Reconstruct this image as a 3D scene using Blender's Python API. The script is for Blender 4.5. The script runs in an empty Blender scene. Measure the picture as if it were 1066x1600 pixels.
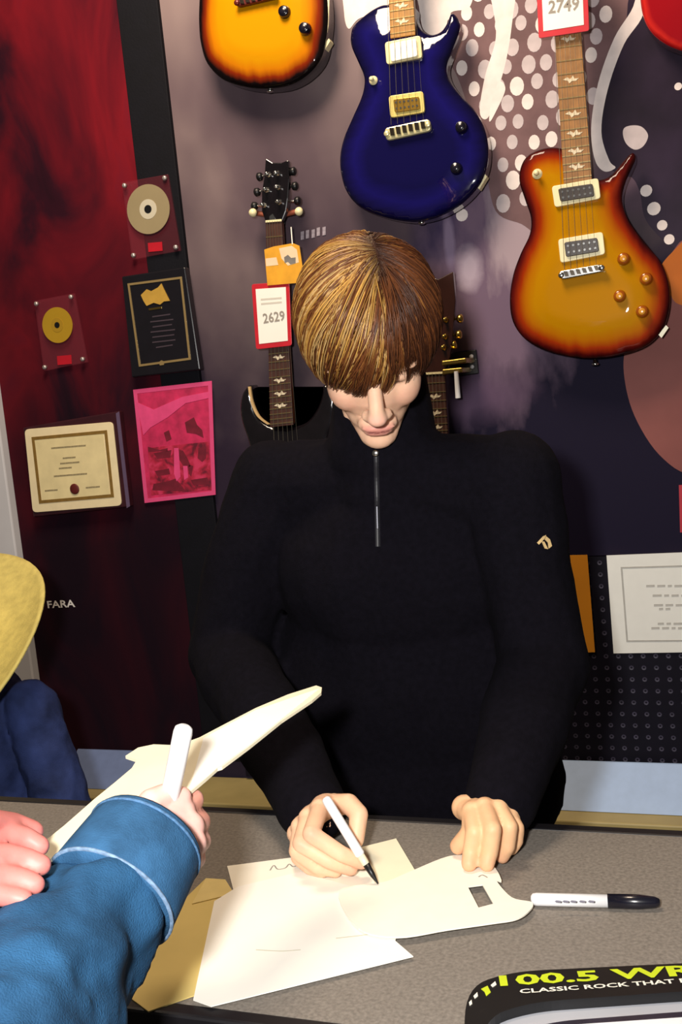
import bpy, bmesh, math, random
import numpy as np
from mathutils import Vector, Matrix, noise, geometry
random.seed(7); rng = np.random.default_rng(7)
S = bpy.context.scene; COL = S.collection
PI = math.pi

# ------------------------------------------------------------------ camera
F = 1600.0
YAW, PITCH, ROLL = (math.radians(a) for a in (20, 6.6, -5.6))
CAM = Vector((0, 0, 1.37)); TZ = 0.82          # camera height, table top height
fw = Vector((-math.sin(YAW)*math.cos(PITCH), math.cos(YAW)*math.cos(PITCH), -math.sin(PITCH)))
R0 = Vector((math.cos(YAW), math.sin(YAW), 0)); U0 = R0.cross(fw)
rt = R0*math.cos(ROLL) + U0*math.sin(ROLL); up = -R0*math.sin(ROLL) + U0*math.cos(ROLL)
cd = bpy.data.cameras.new('camera'); co = bpy.data.objects.new('camera', cd); COL.objects.link(co)
cd.sensor_fit = 'VERTICAL'; cd.sensor_height = 36; cd.lens = 36; cd.clip_start = 0.02
co.matrix_world = Matrix(((rt.x, up.x, -fw.x, CAM.x), (rt.y, up.y, -fw.y, CAM.y), (rt.z, up.z, -fw.z, CAM.z), (0, 0, 0, 1)))
S.camera = co
# ------------------------------------------------------------------ light
S.view_settings.view_transform = 'Standard'; S.view_settings.look = 'None'
S.view_settings.exposure = 0.0; S.view_settings.gamma = 1
w = bpy.data.worlds.new('store_ambient'); S.world = w; w.use_nodes = True
w.node_tree.nodes['Background'].inputs[0].default_value = (1.0, 0.9, 0.8, 1)
w.node_tree.nodes['Background'].inputs[1].default_value = 0.07
def area(name, loc, target, size, power, col):
    l = bpy.data.lights.new(name, 'AREA'); l.size = size; l.energy = power; l.color = col
    o = bpy.data.objects.new(name, l); COL.objects.link(o); o.location = loc
    o.rotation_euler = (Vector(target)-Vector(loc)).to_track_quat('-Z', 'Y').to_euler()
    return o
# the on-camera flash: a small head above and to the left of the lens
area('camera_flash', CAM + rt*-0.13 + up*0.09 + fw*-0.02, CAM + fw*2.0 + up*0.12, 0.07, 25, (1, 0.97, 0.93))
# ceiling track lamp of the shop, washing the upper wall
area('ceiling_lamp', (-0.75, 1.25, 2.95), (-0.7, 2.2, 1.75), 0.55, 36, (1, 0.80, 0.60))

# ------------------------------------------------------------------ helpers
def ray(x, y): return fw + rt*((x-533)/F) + up*((800-y)/F)
def oY(x, y, Y): d = ray(x, y); return CAM + d*(Y/d.y)
def oZ(x, y, z): d = ray(x, y); return CAM + d*((z-CAM.z)/d.z)
def oD(x, y, D): return CAM + ray(x, y)*D
def oP(x, y, p, n): d = ray(x, y); return CAM + d*((p-CAM).dot(n)/d.dot(n))

def lin(c):
    return tuple(((v/255)/12.92 if v/255 <= .04045 else ((v/255+.055)/1.055)**2.4) for v in c) + (1,)
MATS = {}
def mat(name, rgb, rough=.5, metal=0, var=0.0, scale=40, bump=0.0, bscale=200, spec=.5, coat=0, attr=None, sss=0, alpha=1, trans=0, sheen=0):
    if name in MATS: return MATS[name]
    m = bpy.data.materials.new(name); m.use_nodes = True; MATS[name] = m
    nt = m.node_tree; b = nt.nodes['Principled BSDF']
    b.inputs['Roughness'].default_value = rough; b.inputs['Metallic'].default_value = metal
    b.inputs['Specular IOR Level'].default_value = spec; b.inputs['Coat Weight'].default_value = coat
    b.inputs['Coat Roughness'].default_value = .05; b.inputs['Alpha'].default_value = alpha
    b.inputs['Transmission Weight'].default_value = trans; b.inputs['Sheen Weight'].default_value = sheen
    if sss:
        b.inputs['Subsurface Weight'].default_value = sss; b.inputs['Subsurface Radius'].default_value = (.01, .004, .002)
        b.inputs['Subsurface Scale'].default_value = .6
    c = lin(rgb); b.inputs['Base Color'].default_value = c
    tc = nt.nodes.new('ShaderNodeTexCoord')
    src = None
    if attr:
        a = nt.nodes.new('ShaderNodeAttribute'); a.attribute_name = attr; src = a.outputs['Color']
        nt.links.new(src, b.inputs['Base Color'])
    if var:
        n = nt.nodes.new('ShaderNodeTexNoise'); n.inputs['Scale'].default_value = scale; n.inputs['Detail'].default_value = 4
        nt.links.new(tc.outputs['Object'], n.inputs['Vector'])
        mr = nt.nodes.new('ShaderNodeMapRange'); mr.inputs[1].default_value = .3; mr.inputs[2].default_value = .7
        mr.inputs[3].default_value = 1-var; mr.inputs[4].default_value = 1+var
        nt.links.new(n.outputs['Fac'], mr.inputs[0])
        mx = nt.nodes.new('ShaderNodeMix'); mx.data_type = 'RGBA'; mx.blend_type = 'MULTIPLY'; mx.inputs[0].default_value = 1
        mx.inputs[6].default_value = c
        if src: nt.links.new(src, mx.inputs[6])
        nt.links.new(mr.outputs[0], mx.inputs[7]); nt.links.new(mx.outputs[2], b.inputs['Base Color'])
    if bump:
        n2 = nt.nodes.new('ShaderNodeTexNoise'); n2.inputs['Scale'].default_value = bscale; n2.inputs['Detail'].default_value = 3
        nt.links.new(tc.outputs['Object'], n2.inputs['Vector'])
        bp = nt.nodes.new('ShaderNodeBump'); bp.inputs['Strength'].default_value = bump; bp.inputs['Distance'].default_value = .004
        nt.links.new(n2.outputs['Fac'], bp.inputs['Height']); nt.links.new(bp.outputs[0], b.inputs['Normal'])
    return m
def ramp_mat(name, stops, attr=None, rough=.4, coat=0, coords='Object', scale=(1, 1, 1), nscale=3, detail=5, distort=.6, spec=.5, wave=None, bump=0):
    """colour ramp over a float attribute or over stretched noise"""
    m = bpy.data.materials.new(name); m.use_nodes = True; MATS[name] = m
    nt = m.node_tree; b = nt.nodes['Principled BSDF']
    b.inputs['Roughness'].default_value = rough; b.inputs['Coat Weight'].default_value = coat; b.inputs['Coat Roughness'].default_value = .03
    b.inputs['Specular IOR Level'].default_value = spec if not attr else .02
    r = nt.nodes.new('ShaderNodeValToRGB'); e = r.color_ramp.elements
    while len(e) < len(stops): e.new(.5)
    for i, (p, c) in enumerate(stops): e[i].position = p; e[i].color = lin(c)
    tc = nt.nodes.new('ShaderNodeTexCoord')
    if attr:
        a = nt.nodes.new('ShaderNodeAttribute'); a.attribute_name = attr
        n = nt.nodes.new('ShaderNodeTexNoise'); n.inputs['Scale'].default_value = 14; n.inputs['Detail'].default_value = 2
        mp = nt.nodes.new('ShaderNodeMapping'); mp.inputs['Scale'].default_value = scale
        nt.links.new(tc.outputs['Object'], mp.inputs[0]); nt.links.new(mp.outputs[0], n.inputs['Vector'])
        ma = nt.nodes.new('ShaderNodeMath'); ma.operation = 'MULTIPLY_ADD'; ma.inputs[1].default_value = .12
        sb = nt.nodes.new('ShaderNodeMath'); sb.operation = 'SUBTRACT'; sb.inputs[1].default_value = .06
        nt.links.new(n.outputs['Fac'], ma.inputs[0]); nt.links.new(a.outputs['Fac'], ma.inputs[2])
        nt.links.new(ma.outputs[0], sb.inputs[0]); nt.links.new(sb.outputs[0], r.inputs[0])
    else:
        mp = nt.nodes.new('ShaderNodeMapping'); mp.inputs['Scale'].default_value = scale
        nt.links.new(tc.outputs[coords], mp.inputs[0])
        n = nt.nodes.new('ShaderNodeTexNoise'); n.inputs['Scale'].default_value = nscale; n.inputs['Detail'].default_value = detail
        n.inputs['Distortion'].default_value = distort
        nt.links.new(mp.outputs[0], n.inputs['Vector']); nt.links.new(n.outputs['Fac'], r.inputs[0])
    nt.links.new(r.outputs[0], b.inputs['Base Color'])
    return m

def mesh_of(verts, faces):
    me = bpy.data.meshes.new('m'); me.from_pydata([tuple(v) for v in verts], [], faces); me.update(); return me
def place(name, me, m, parent=None, smooth=False, mid=False):
    """link a mesh given in world coordinates; its origin moves to its own base (or middle), parented parts keep place"""
    n = len(me.vertices); a = np.empty(n*3, 'f'); me.vertices.foreach_get('co', a); a = a.reshape(-1, 3)
    lo, hi = a.min(0), a.max(0); c = (lo+hi)/2
    if not parent and not mid: c[2] = lo[2]
    me.transform(Matrix.Translation(-Vector([float(q) for q in c]))); me.name = name
    if m is not None:
        me.materials.clear()
        for q in (m if isinstance(m, (list, tuple)) else [m]): me.materials.append(q)
    if smooth: me.polygons.foreach_set('use_smooth', [True]*len(me.polygons))
    o = bpy.data.objects.new(name, me); COL.objects.link(o); o.location = [float(q) for q in c]
    if parent:
        o.parent = parent
        base = Vector(parent.location); p = parent.parent
        while p: base += Vector(p.location); p = p.parent
        o.location = Vector(o.location) - base
    return o
def mk(name, verts, faces, m, parent=None, smooth=False): return place(name, mesh_of(verts, faces), m, parent, smooth)
def tag(o, label, cat, group=None, kind=None):
    o['label'] = label; o['category'] = cat
    if group: o['group'] = group
    if kind: o['kind'] = kind
    return o
def thing(name, loc, label, cat, group=None):
    o = bpy.data.objects.new(name, None); COL.objects.link(o); o.location = loc; o.empty_display_size = .05
    return tag(o, label, cat, group)
def struct(o): o['kind'] = 'structure'; return o

def prism_geo(poly, ext):
    n = len(poly); v = [Vector(p) for p in poly] + [Vector(p)+Vector(ext) for p in poly]
    f = [list(range(n)), list(range(2*n-1, n-1, -1))] + [[i, n+i, n+(i+1) % n, (i+1) % n] for i in range(n)]
    return v, f
def finish(me, bev=0, seg=2):
    bm = bmesh.new(); bm.from_mesh(me); bmesh.ops.recalc_face_normals(bm, faces=bm.faces)
    if bev:
        bmesh.ops.bevel(bm, geom=[e for e in bm.edges if e.is_manifold and e.calc_face_angle(0) > .6], offset=bev, segments=seg, profile=.5, affect='EDGES', clamp_overlap=True)
    bm.to_mesh(me); bm.free(); return me
def prism(name, poly, ext, m, parent=None, bev=0, smooth=False):
    v, f = prism_geo(poly, ext); return place(name, finish(mesh_of(v, f), bev), m, parent, smooth)
def box(name, lo, hi, m, parent=None, bev=0):
    x0, y0, z0 = lo; x1, y1, z1 = hi
    return prism(name, [(x0, y0, z0), (x1, y0, z0), (x1, y1, z0), (x0, y1, z0)], (0, 0, z1-z0), m, parent, bev)
def wallpoly(name, px, Y, th, m, parent=None, bev=0, smooth=False):
    """polygon traced on the plane y=Y, with real thickness th towards the wall"""
    return prism(name, [oY(x, y, Y) for x, y in px], (0, th, 0), m, parent, bev, smooth)
def flatpoly(name, px, z, th, m, parent=None, bev=0):
    return prism(name, [oZ(x, y, z+th) for x, y in px], (0, 0, -th), m, parent, bev)
def spline(pts, n=8, closed=True):
    out = []; N = len(pts); P = [Vector(p) for p in pts]
    for i in range(N if closed else N-1):
        a, b, c, d = P[(i-1) % N], P[i], P[(i+1) % N], P[(i+2) % N]
        if not closed:
            if i == 0: a = b
            if i == N-2: d = c
        for k in range(n):
            t = k/n
            out.append(.5*((2*b)+(c-a)*t+(2*a-5*b+4*c-d)*t*t+(3*b-a-3*c+d)*t**3))
    if not closed: out.append(P[-1])
    return out
def rounded(px, r=6, n=4):
    """round the corners of a pixel polygon"""
    out = []; N = len(px)
    for i in range(N):
        a, b, c = Vector(px[i-1]), Vector(px[i]), Vector(px[(i+1) % N])
        p = b+(a-b).normalized()*min(r, (a-b).length/2.1); q = b+(c-b).normalized()*min(r, (c-b).length/2.1)
        for k in range(n+1):
            t = k/n; out.append(tuple(p*(1-t)**2+b*2*t*(1-t)+q*t*t))
    return out
def frame_of(o, ux, uz): return o, ux, uz
def cone_geo(a, b, ra, rb, n=14, rings=5):
    """round cone: the hull-like surface round two spheres"""
    a, b = Vector(a), Vector(b); d = b-a; L = d.length
    d = d/L if L > 1e-9 else Vector((0, 0, 1))
    x = d.orthogonal().normalized(); y = d.cross(x)
    v = []; f = []
    prof = [(-ra*math.cos(PI/2*i/rings), ra*math.sin(PI/2*i/rings)) for i in range(rings)] + [(0, ra), (L, rb)] + \
           [(L+rb*math.sin(PI/2*i/rings), rb*math.cos(PI/2*i/rings)) for i in range(1, rings+1)]
    for h, r in prof:
        r = max(r, 1e-5)
        for k in range(n):
            t = 2*PI*k/n; v.append(a+d*h+(x*math.cos(t)+y*math.sin(t))*r)
    m = len(prof)
    for i in range(m-1):
        for k in range(n): f.append([i*n+k, i*n+(k+1) % n, (i+1)*n+(k+1) % n, (i+1)*n+k])
    f.append(list(range(n-1, -1, -1))); f.append([(m-1)*n+k for k in range(n)])
    return v, f
def cyl_geo(a, b, ra, rb=None, n=14):
    rb = ra if rb is None else rb
    a, b = Vector(a), Vector(b); d = (b-a).normalized(); x = d.orthogonal().normalized(); y = d.cross(x)
    v = [p+(x*math.cos(2*PI*k/n)+y*math.sin(2*PI*k/n))*r for p, r in ((a, ra), (b, rb)) for k in range(n)]
    f = [[k, (k+1) % n, n+(k+1) % n, n+k] for k in range(n)] + [list(range(n-1, -1, -1)), list(range(n, 2*n))]
    return v, f
def cyl(name, a, b, ra, m, parent=None, rb=None, n=14, bev=0):
    v, f = cyl_geo(a, b, ra, rb, n); return place(name, finish(mesh_of(v, f), bev), m, parent)
def lathe(name, a, axis, prof, m, parent=None, n=20, smooth=True):
    a = Vector(a); d = Vector(axis).normalized(); x = d.orthogonal().normalized(); y = d.cross(x); v = []; f = []
    for h, r in prof:
        for k in range(n): v.append(a+d*h+(x*math.cos(2*PI*k/n)+y*math.sin(2*PI*k/n))*max(r, 1e-5))
    for i in range(len(prof)-1):
        for k in range(n): f.append([i*n+k, i*n+(k+1) % n, (i+1)*n+(k+1) % n, (i+1)*n+k])
    f.append(list(range(n-1, -1, -1))); f.append([(len(prof)-1)*n+k for k in range(n)])
    return mk(name, v, f, m, parent, smooth)
def ell_geo(c, r, rot=None, n=20, m=12):
    c = Vector(c); v = []; f = []
    for i in range(m+1):
        th = PI*i/m
        for k in range(n):
            p = Vector((max(math.sin(th), 1e-4)*math.cos(2*PI*k/n)*r[0], max(math.sin(th), 1e-4)*math.sin(2*PI*k/n)*r[1], math.cos(th)*r[2]))
            if rot is not None: p = rot @ p
            v.append(c+p)
    for i in range(m):
        for k in range(n): f.append([i*n+k, (i+1)*n+k, (i+1)*n+(k+1) % n, i*n+(k+1) % n])
    f.append([k for k in range(n)]); f.append([m*n+k for k in range(n-1, -1, -1)])
    return v, f
def join(geos):
    V = []; Fc = []
    for v, f in geos:
        b = len(V); V += list(v); Fc += [[i+b for i in q] for q in f]
    return V, Fc
def fuse(geos, voxel, it=4, fac=.5):
    """melt overlapping closed shapes into one continuous skin"""
    V, Fc = join(geos); me = finish(mesh_of(V, Fc))
    o = bpy.data.objects.new('tmp', me); COL.objects.link(o)
    r = o.modifiers.new('r', 'REMESH'); r.mode = 'VOXEL'; r.voxel_size = voxel; r.use_smooth_shade = True
    s = o.modifiers.new('s', 'SMOOTH'); s.iterations = it; s.factor = fac
    dg = bpy.context.evaluated_depsgraph_get(); out = bpy.data.meshes.new_from_object(o.evaluated_get(dg))
    bpy.data.objects.remove(o); bpy.data.meshes.remove(me)
    return out
def co_of(me):
    a = np.empty(len(me.vertices)*3, 'f'); me.vertices.foreach_get('co', a); return a.reshape(-1, 3)
def set_col(me, cols, name='tint'):
    a = me.color_attributes.new(name, 'FLOAT_COLOR', 'POINT'); a.data.foreach_set('color', np.asarray(cols, 'f').ravel())
def merge_meshes(ms):
    bm = bmesh.new()
    for m in ms: bm.from_mesh(m)
    me = bpy.data.meshes.new('m'); bm.to_mesh(me); bm.free(); return me
def text_mesh(s, a, b, vup, lift, th=.0006, bold=.0, hscale=1.0):
    """lettering whose baseline runs a->b; height follows the font, times hscale"""
    c = bpy.data.curves.new('t', 'FONT'); c.body = s; c.size = 1; c.offset = bold; c.resolution_u = 2
    o = bpy.data.objects.new('t', c); COL.objects.link(o); dg = bpy.context.evaluated_depsgraph_get()
    me = bpy.data.meshes.new_from_object(o.evaluated_get(dg)); bpy.data.objects.remove(o)
    P = co_of(me); x0, x1 = P[:, 0].min(), P[:, 0].max()
    a, b = Vector(a), Vector(b); ux = (b-a)/(x1-x0); k = ux.length*hscale
    n = ux.cross(vup).normalized(); uy = n.cross(ux).normalized()*k
    V = [a+ux*float(p[0]-x0)+uy*float(p[1])+Vector(lift) for p in P]
    me2 = mesh_of(V, [list(q.vertices) for q in me.polygons])
    bm = bmesh.new(); bm.from_mesh(me2); bmesh.ops.recalc_face_normals(bm, faces=bm.faces)
    bm.to_mesh(me2); bm.free()
    return me2
def wall_text(s, a, b, Y, m, parent, bold=.0, hscale=1.0, name='lettering'):
    return place(name, text_mesh(s, oY(*a, Y), oY(*b, Y), Vector((0, 0, 1)), (0, -.0006, 0), bold=bold, hscale=hscale), m, parent)

# ------------------------------------------------------------------ common materials
M_black = mat('black_plastic', (16, 16, 18), .4, var=.1)
M_chrome = mat('chrome', (215, 215, 212), .18, 1, var=.03)
M_gold = mat('gold_metal', (214, 178, 90), .25, 1, var=.05)
M_cream = mat('cream_plastic', (238, 226, 178), .35, var=.04)
M_white = mat('white_plastic', (238, 238, 240), .35, var=.02)
M_paper = mat('white_paper', (246, 242, 232), .8, var=.02, scale=15)
M_ink = mat('grey_ink', (110, 105, 100), .8, var=.1)
M_red = mat('red_plastic', (196, 34, 48), .4, var=.08)

# ------------------------------------------------------------------ setting
WY = 2.20
floor = struct(box('floor', (-4, -1.6, -.05), (2.5, 3.2, 0), mat('floor_carpet', (70, 62, 60), .95, var=.3, scale=60, bump=.4)))
wall = struct(box('wall_back', (-2.05, WY, 0), (1.6, WY+.1, 3.0), mat('dark_wall_paint', (52, 44, 60), .7, spec=.12, var=.12, scale=5)))
far = struct(box('wall_left', (-4, 3.1, 0), (-1.6, 3.2, 3.0), mat('beige_wall_paint', (214, 190, 150), .8, var=.12, scale=6)))
x_tr = oY(17, 760, WY-.03).x
trim = struct(box('trim_1', (x_tr-.10, WY-.045, 0), (x_tr+.0, WY, 3.0), mat('white_trim_paint', (206, 204, 206), .5, var=.05, scale=8), bev=.004))

# red printed panel, black strip
x_s0 = (oY(190, 0, WY).x+oY(218, 250, WY).x)/2; x_s1 = (oY(253, 0, WY).x+oY(300, 420, WY).x)/2
M_redp = ramp_mat('red_printed_cloth', [(.26, (16, 9, 18)), (.40, (46, 13, 27)), (.5, (88, 15, 28)), (.62, (116, 19, 31)), (.8, (86, 22, 42))],
                  rough=.85, scale=(1.7, 1, .75), nscale=2.4, detail=6, distort=.9, spec=.1)
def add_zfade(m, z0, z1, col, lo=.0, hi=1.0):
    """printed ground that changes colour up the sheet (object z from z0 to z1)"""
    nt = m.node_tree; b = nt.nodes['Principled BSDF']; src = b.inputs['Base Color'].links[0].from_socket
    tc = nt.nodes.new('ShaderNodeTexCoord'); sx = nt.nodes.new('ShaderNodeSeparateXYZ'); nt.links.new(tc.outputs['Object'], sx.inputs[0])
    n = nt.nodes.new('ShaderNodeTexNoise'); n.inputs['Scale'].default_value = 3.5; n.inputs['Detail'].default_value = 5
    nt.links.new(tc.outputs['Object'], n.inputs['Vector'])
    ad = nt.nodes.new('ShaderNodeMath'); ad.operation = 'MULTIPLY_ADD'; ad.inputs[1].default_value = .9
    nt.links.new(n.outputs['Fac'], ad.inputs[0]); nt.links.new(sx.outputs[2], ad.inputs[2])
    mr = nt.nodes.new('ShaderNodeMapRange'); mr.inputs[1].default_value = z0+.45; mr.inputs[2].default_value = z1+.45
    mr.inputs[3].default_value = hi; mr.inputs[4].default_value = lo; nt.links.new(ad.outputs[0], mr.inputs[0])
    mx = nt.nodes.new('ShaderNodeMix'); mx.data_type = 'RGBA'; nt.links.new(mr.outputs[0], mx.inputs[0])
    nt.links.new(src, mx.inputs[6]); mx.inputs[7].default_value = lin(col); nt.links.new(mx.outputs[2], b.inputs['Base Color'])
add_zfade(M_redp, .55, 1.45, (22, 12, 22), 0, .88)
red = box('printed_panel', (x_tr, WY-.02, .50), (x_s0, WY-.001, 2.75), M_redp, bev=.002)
tag(red, 'tall red and black mottled printed panel on the left of the wall', 'panel')
sg = [oY(75, 950, WY-.021), oY(118, 948, WY-.021)]
place('lettering', text_mesh('FARA', sg[0], sg[1], Vector((0, 0, 1)), (0, -.0006, 0), bold=.02, hscale=.75), mat('white_ink', (232, 226, 220), .7, var=.03), red)
strip = box('panel_strip', (x_s0, WY-.024, .50), (x_s1, WY-.001, 2.75), mat('black_painted_wood', (9, 9, 17), .75, var=.15, scale=30, bump=.1, spec=.2), bev=.002)
tag(strip, 'narrow black upright strip between the red panel and the grey mural', 'strip')

# mural with printed shapes
z_mb = oY(1000, 864, WY).z
M_mural = ramp_mat('mural_print', [(.25, (48, 36, 50)), (.42, (100, 84, 90)), (.55, (146, 128, 126)), (.75, (164, 150, 142))], rough=.7, scale=(.8, 1, .5), nscale=1.5, detail=4, distort=.4, spec=.12)
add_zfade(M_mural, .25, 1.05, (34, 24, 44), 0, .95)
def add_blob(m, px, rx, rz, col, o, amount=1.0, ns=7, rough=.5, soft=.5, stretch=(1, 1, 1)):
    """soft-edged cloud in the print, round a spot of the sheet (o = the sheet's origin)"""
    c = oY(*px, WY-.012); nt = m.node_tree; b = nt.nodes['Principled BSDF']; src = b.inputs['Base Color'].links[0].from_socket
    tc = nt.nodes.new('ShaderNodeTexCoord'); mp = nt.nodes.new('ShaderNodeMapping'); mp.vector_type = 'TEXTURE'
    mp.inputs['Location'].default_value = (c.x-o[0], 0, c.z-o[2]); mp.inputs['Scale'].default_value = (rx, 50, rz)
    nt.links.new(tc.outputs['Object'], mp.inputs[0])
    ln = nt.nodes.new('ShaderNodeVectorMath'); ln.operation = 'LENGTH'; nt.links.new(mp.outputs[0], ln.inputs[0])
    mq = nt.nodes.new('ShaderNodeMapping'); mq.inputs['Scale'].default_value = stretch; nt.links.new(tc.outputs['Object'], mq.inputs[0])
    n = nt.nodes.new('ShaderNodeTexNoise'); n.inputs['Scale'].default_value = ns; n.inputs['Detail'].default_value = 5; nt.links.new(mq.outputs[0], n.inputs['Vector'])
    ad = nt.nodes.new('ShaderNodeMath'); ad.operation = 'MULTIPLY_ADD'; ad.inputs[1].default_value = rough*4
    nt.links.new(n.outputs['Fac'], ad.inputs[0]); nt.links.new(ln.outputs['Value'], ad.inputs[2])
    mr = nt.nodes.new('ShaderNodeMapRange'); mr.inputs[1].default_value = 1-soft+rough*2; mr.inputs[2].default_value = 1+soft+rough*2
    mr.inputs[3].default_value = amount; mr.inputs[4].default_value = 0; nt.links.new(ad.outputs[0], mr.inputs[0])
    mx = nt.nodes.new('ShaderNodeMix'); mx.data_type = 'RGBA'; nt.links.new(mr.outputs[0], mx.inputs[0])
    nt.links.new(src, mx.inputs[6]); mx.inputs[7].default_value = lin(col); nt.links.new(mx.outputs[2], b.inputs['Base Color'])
mo = ((x_s1+1.2)/2, 0, z_mb)
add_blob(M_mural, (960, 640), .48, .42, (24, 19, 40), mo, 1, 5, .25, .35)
add_blob(M_mural, (740, 350), .10, .10, (40, 32, 76), mo, .9, 6, .3, .5)
add_blob(M_mural, (775, 450), .12, .22, (112, 92, 112), mo, .95, 9, .5, .4, (1.6, 1, .8))
add_blob(M_mural, (800, 370), .05, .09, (168, 150, 158), mo, .9, 16, .5, .4, (1.8, 1, .6))
add_blob(M_mural, (735, 420), .025, .04, (176, 160, 174), mo, .9, 14, .4, .4)
add_blob(M_mural, (702, 375), .010, .055, (130, 114, 140), mo, .9, 14, .3, .4)
add_blob(M_mural, (745, 620), .10, .05, (92, 72, 96), mo, .9, 8, .4, .5)
add_blob(M_mural, (1050, 250), .12, .10, (96, 76, 92), mo, .8, 10, .5, .4)
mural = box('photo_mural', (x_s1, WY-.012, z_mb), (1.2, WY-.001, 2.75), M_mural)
tag(mural, 'large grey and purple printed mural of a figure in polka dots behind the guitars', 'mural')
MY = WY-.0121
def print_shape(px, m, lift=0, sp=True, name='printed_shape'):
    P = [oY(x, y, MY) for x, y in px]
    if sp: P = spline(P, 6)
    P = [Vector((p.x, MY-lift, p.z)) for p in P]
    return prism(name, P, (0, .0004+lift*.5, 0), m, mural)
M_pm = mat('print_mauve', (112, 86, 88), .55, spec=.12, var=.22, scale=14)
M_pw = mat('print_white', (226, 214, 210), .55, spec=.12, var=.10, scale=30)
M_pd = mat('print_navy', (38, 27, 44), .5, spec=.12, var=.45, scale=8)
M_pl = ramp_mat('print_lavender', [(.3, (34, 26, 48)), (.45, (66, 52, 78)), (.58, (104, 84, 104)), (.75, (140, 122, 134))], rough=.55, scale=(1.6, 1, .8), nscale=9, detail=4, distort=1.2)
M_pn = mat('print_deep_blue', (20, 16, 36), .55, spec=.12, var=.35, scale=7)
M_pb = mat('print_brown', (128, 76, 72), .55, spec=.12, var=.18, scale=5)
M_po = mat('print_orange', (176, 96, 34), .55, spec=.12, var=.12, scale=9)
print_shape([(640, -60), (980, -60), (965, 60), (935, 150), (915, 250), (880, 330), (845, 365), (815, 350), (775, 330), (758, 260), (735, 180), (710, 110), (670, 60)], M_pm, .0002)
print_shape([(1005, -40), (1180, -40), (1180, 420), (1090, 400), (1050, 385), (1010, 345), (1000, 300), (985, 275), (950, 262), (934, 215), (945, 140), (975, 60)], M_pd, .0006)
print_shape([(1000, -40), (1006, 20), (975, 70), (950, 140), (940, 205), (952, 250), (962, 262), (945, 268), (930, 250), (924, 200), (935, 130), (960, 60), (990, 10)], M_pw, .0009)
print_shape([(540, -40), (600, -40), (608, 5), (590, 18), (560, 30), (545, 45), (538, 20)], M_pw, .0006)
print_shape([(650, -40), (735, -40), (735, 10), (705, 20), (695, 50), (680, 56), (662, 46), (655, 10)], M_pw, .0008)
print_shape([(760, -40), (805, -40), (800, 40), (790, 100), (775, 150), (762, 185), (750, 175), (758, 120), (775, 60), (770, 10)], M_pw, .0008)
print_shape([(780, 128), (790, 140), (775, 175), (765, 190), (768, 160)], M_pw, .0010)
print_shape([(976, 200), (990, 196), (1004, 199), (1013, 212), (1006, 228), (993, 234), (980, 226), (974, 212)], mat('print_pale', (190, 178, 180), .55, spec=.12, var=.12, scale=30), .0010)
print_shape([(1075, 375), (1050, 395), (1000, 470), (978, 540), (976, 590), (992, 650), (1030, 710), (1080, 740), (1130, 700), (1130, 400)], M_pb, .0012)
print_shape([(1080, 378), (1050, 395), (1030, 425), (1045, 455), (1060, 475), (1090, 470)], M_po, .0015)
# dots of the printed dress
DG = []
def inpoly(x, y, P):
    c = False
    for i in range(len(P)):
        (x1, y1), (x2, y2) = P[i-1], P[i]
        if (y1 > y) != (y2 > y) and x < (x2-x1)*(y-y1)/(y2-y1)+x1: c = not c
    return c
REG = [(648, -60), (970, -60), (955, 60), (928, 150), (905, 245), (875, 320), (843, 352), (815, 340), (783, 318), (768, 260), (745, 180), (716, 110), (672, 50)]
r_i = 0
for yy in range(-50, 350, 30):
    r_i += 1
    for xx in range(650, 980, 33):
        x = xx+(r_i % 2)*16+random.uniform(-4, 4)+yy*.08; y = yy+random.uniform(-4, 4)-(xx-800)*.1
        if not inpoly(x, y, REG): continue
        c = oY(x, y, MY-.0007); rr = random.uniform(9, 12.5)/F*2.3
        pts = [c+Vector((math.cos(2*PI*k/14)*rr*.85, 0, math.sin(2*PI*k/14)*rr*1.1)) for k in range(14)]
        prism('printed_dot', pts, (0, .0005, 0), M_pw if random.random() < .35 else MATS['print_pale'], mural)
for x, y, q in ((1010, 298, 8), (1022, 326, 9), (1035, 352, 7), (1046, 374, 7), (1060, 135, 5), (722, 336, 9)):
    c = oY(x, y, MY-.0012); rr = q/F*2.3
    prism('printed_dot', [c+Vector((math.cos(2*PI*k/14)*rr, 0, math.sin(2*PI*k/14)*rr)) for k in range(14)], (0, .0005, 0), M_pw, mural)

# pegboard below the mural
M_peg = mat('black_pegboard', (19, 17, 28), .6, spec=.12, var=.12, scale=20)
x_pe = -1.95; z_p0 = oY(1000, 1232, WY).z
peg = box('pegboard', (x_s1+.001, WY-.016, z_p0), (1.2, WY-.001, z_mb-.002), M_peg)
tag(peg, 'black perforated pegboard below the mural on the right', 'pegboard')
V = []; Fc = []
xx = x_s1+.02
while xx < 1.15:
    zz = z_p0+.02
    while zz < z_mb-.01:
        b = len(V); n = 8
        for r in (.0022, .0052):
            for k in range(n): V.append((xx+math.cos(2*PI*k/n)*r, WY-.0164 if r > .003 else WY-.0160, zz+math.sin(2*PI*k/n)*r))
        for k in range(n): Fc.append([b+k, b+(k+1) % n, b+n+(k+1) % n, b+n+k])
        zz += .0254
    xx += .0254
ph = mk('peg_holes', V, Fc, mat('peg_hole_rim', (58, 54, 72), .5, var=.2), peg); ph['kind'] = 'stuff'

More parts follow.
